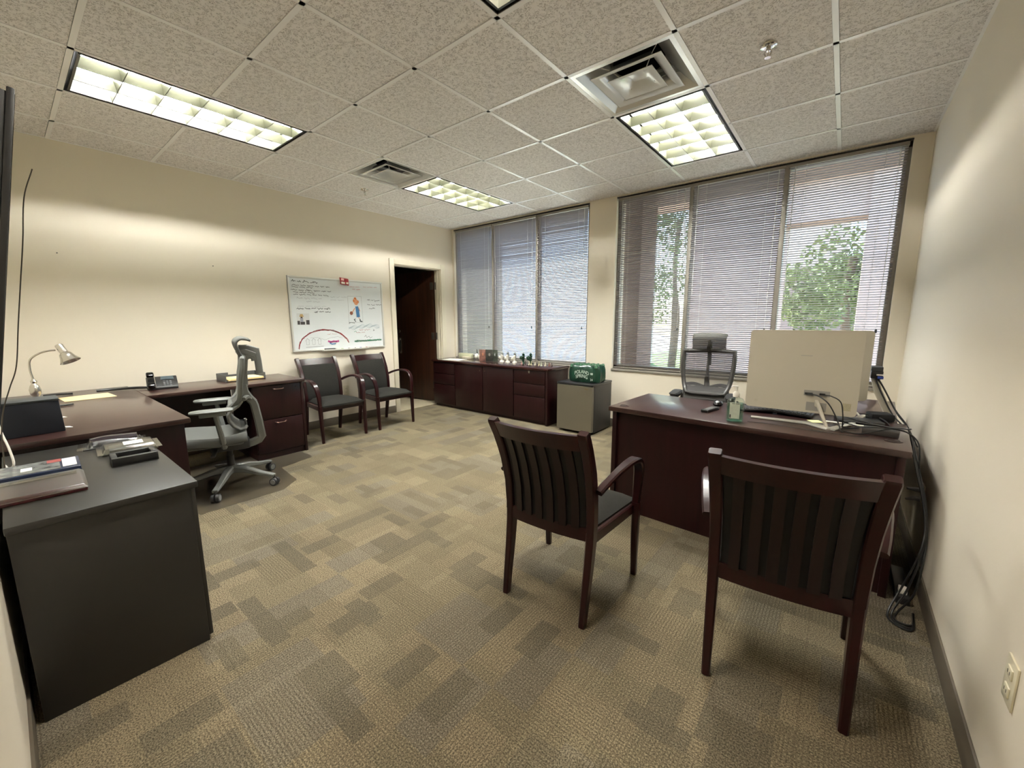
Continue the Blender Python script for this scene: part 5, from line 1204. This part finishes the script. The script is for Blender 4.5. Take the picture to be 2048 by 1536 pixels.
for k, (x0, x1, y0, y1, mt) in enumerate(((2.45, 2.86, 3.4, 3.9, BRD), (2.62, 4.02, 6.2, 6.8, BRK), (5.0, 5.35, 6.2, 6.8, BRM))):
    m = MB(); m.bx(x0, x1, y0, y1, -0.3, 4.2); o_ = m.build('pillar_%d' % (k + 1), mt, smooth=False); struct(o_)
m = MB(); m.bx(2.6, 6.2, 3.2, 4.2, 2.8, 2.95); struct(m.build('sunblock_overhang', BRD, smooth=False))  # overhang added to keep direct sun off the right window's blinds
m = MB(); m.bx(1.6, 9, 6.1, 6.9, 3.35, 5.0); m.bx(4.02, 5.0, 6.25, 6.75, 2.75, 3.35); struct(m.build('beam_outside', BRM, smooth=False))
m = MB(); m.bx(1.2, 4.75, 16, 17, -0.3, 8); struct(m.build('wall_outside', BRK, smooth=False))
LEAF = pm('tree_leaves', (100, 116, 66), 0.6, var=(3, 0.5)); BARK = pm('tree_bark', (92, 76, 60), 0.9)  # plain leaf green, varied at random
def tree(x, y, h, r, n, seed, label):
    t = thing('garden_tree', label, 'tree', (x, y, -0.32), 0, 'trees outside the windows'); rr_ = random.Random(seed)
    m = MB(); m.tube(spline([(0, 0, 0), (0.05, 0.03, h * 0.3), (-0.05, 0, h * 0.6), (0, 0.05, h * 0.85)], 4), [0.12] * 6 + [0.07] * 7, 8); m.build('trunk', BARK, t)
    m = MB()
    cl = [(rr_.uniform(-r, r) * .7, rr_.uniform(-r, r) * .7, h * rr_.uniform(0.35, 1.0), r * rr_.uniform(.35, .6)) for _ in range(12)]
    for _ in range(n):
        cx, cy, cz, cr = rr_.choice(cl)
        d = Vector((rr_.gauss(0, 1), rr_.gauss(0, 1), rr_.gauss(0, 1))).normalized() * cr * rr_.uniform(0.5, 1)
        p = Vector((cx, cy, cz)) + d; s_ = rr_.uniform(0.03, 0.065)
        a = Vector((rr_.gauss(0, 1), rr_.gauss(0, 1), rr_.gauss(0, 1))).normalized(); b = a.cross(Vector((rr_.gauss(0, 1), rr_.gauss(0, 1), 0.3))).normalized()
        m.quad(p - a * s_, p - b * s_ * .5, p + a * s_, p + b * s_ * .5)
    m.build('foliage', LEAF, t, smooth=False, flipfix=False)
tree(0.9, 11.0, 5.2, 1.25, 5000, 1, 'leafy tree seen through the blinds beside the dark pillar')
m = MB(); m.bx(3.6, 8.4, 10.6, 10.8, -0.32, 2.5); struct(m.build('wall_garden', pm('plum_stucco', (142, 122, 122), 0.9, var=(2, 0.15)), smooth=False))  # plum wall colour with random mottling
tree(4.9, 8.3, 3.2, 1.25, 12000, 2, 'bushy tree seen through the blinds above the monitors')
tree(7.6, 14.5, 5.0, 1.5, 3000, 3, 'taller tree at the far right beyond the blinds')
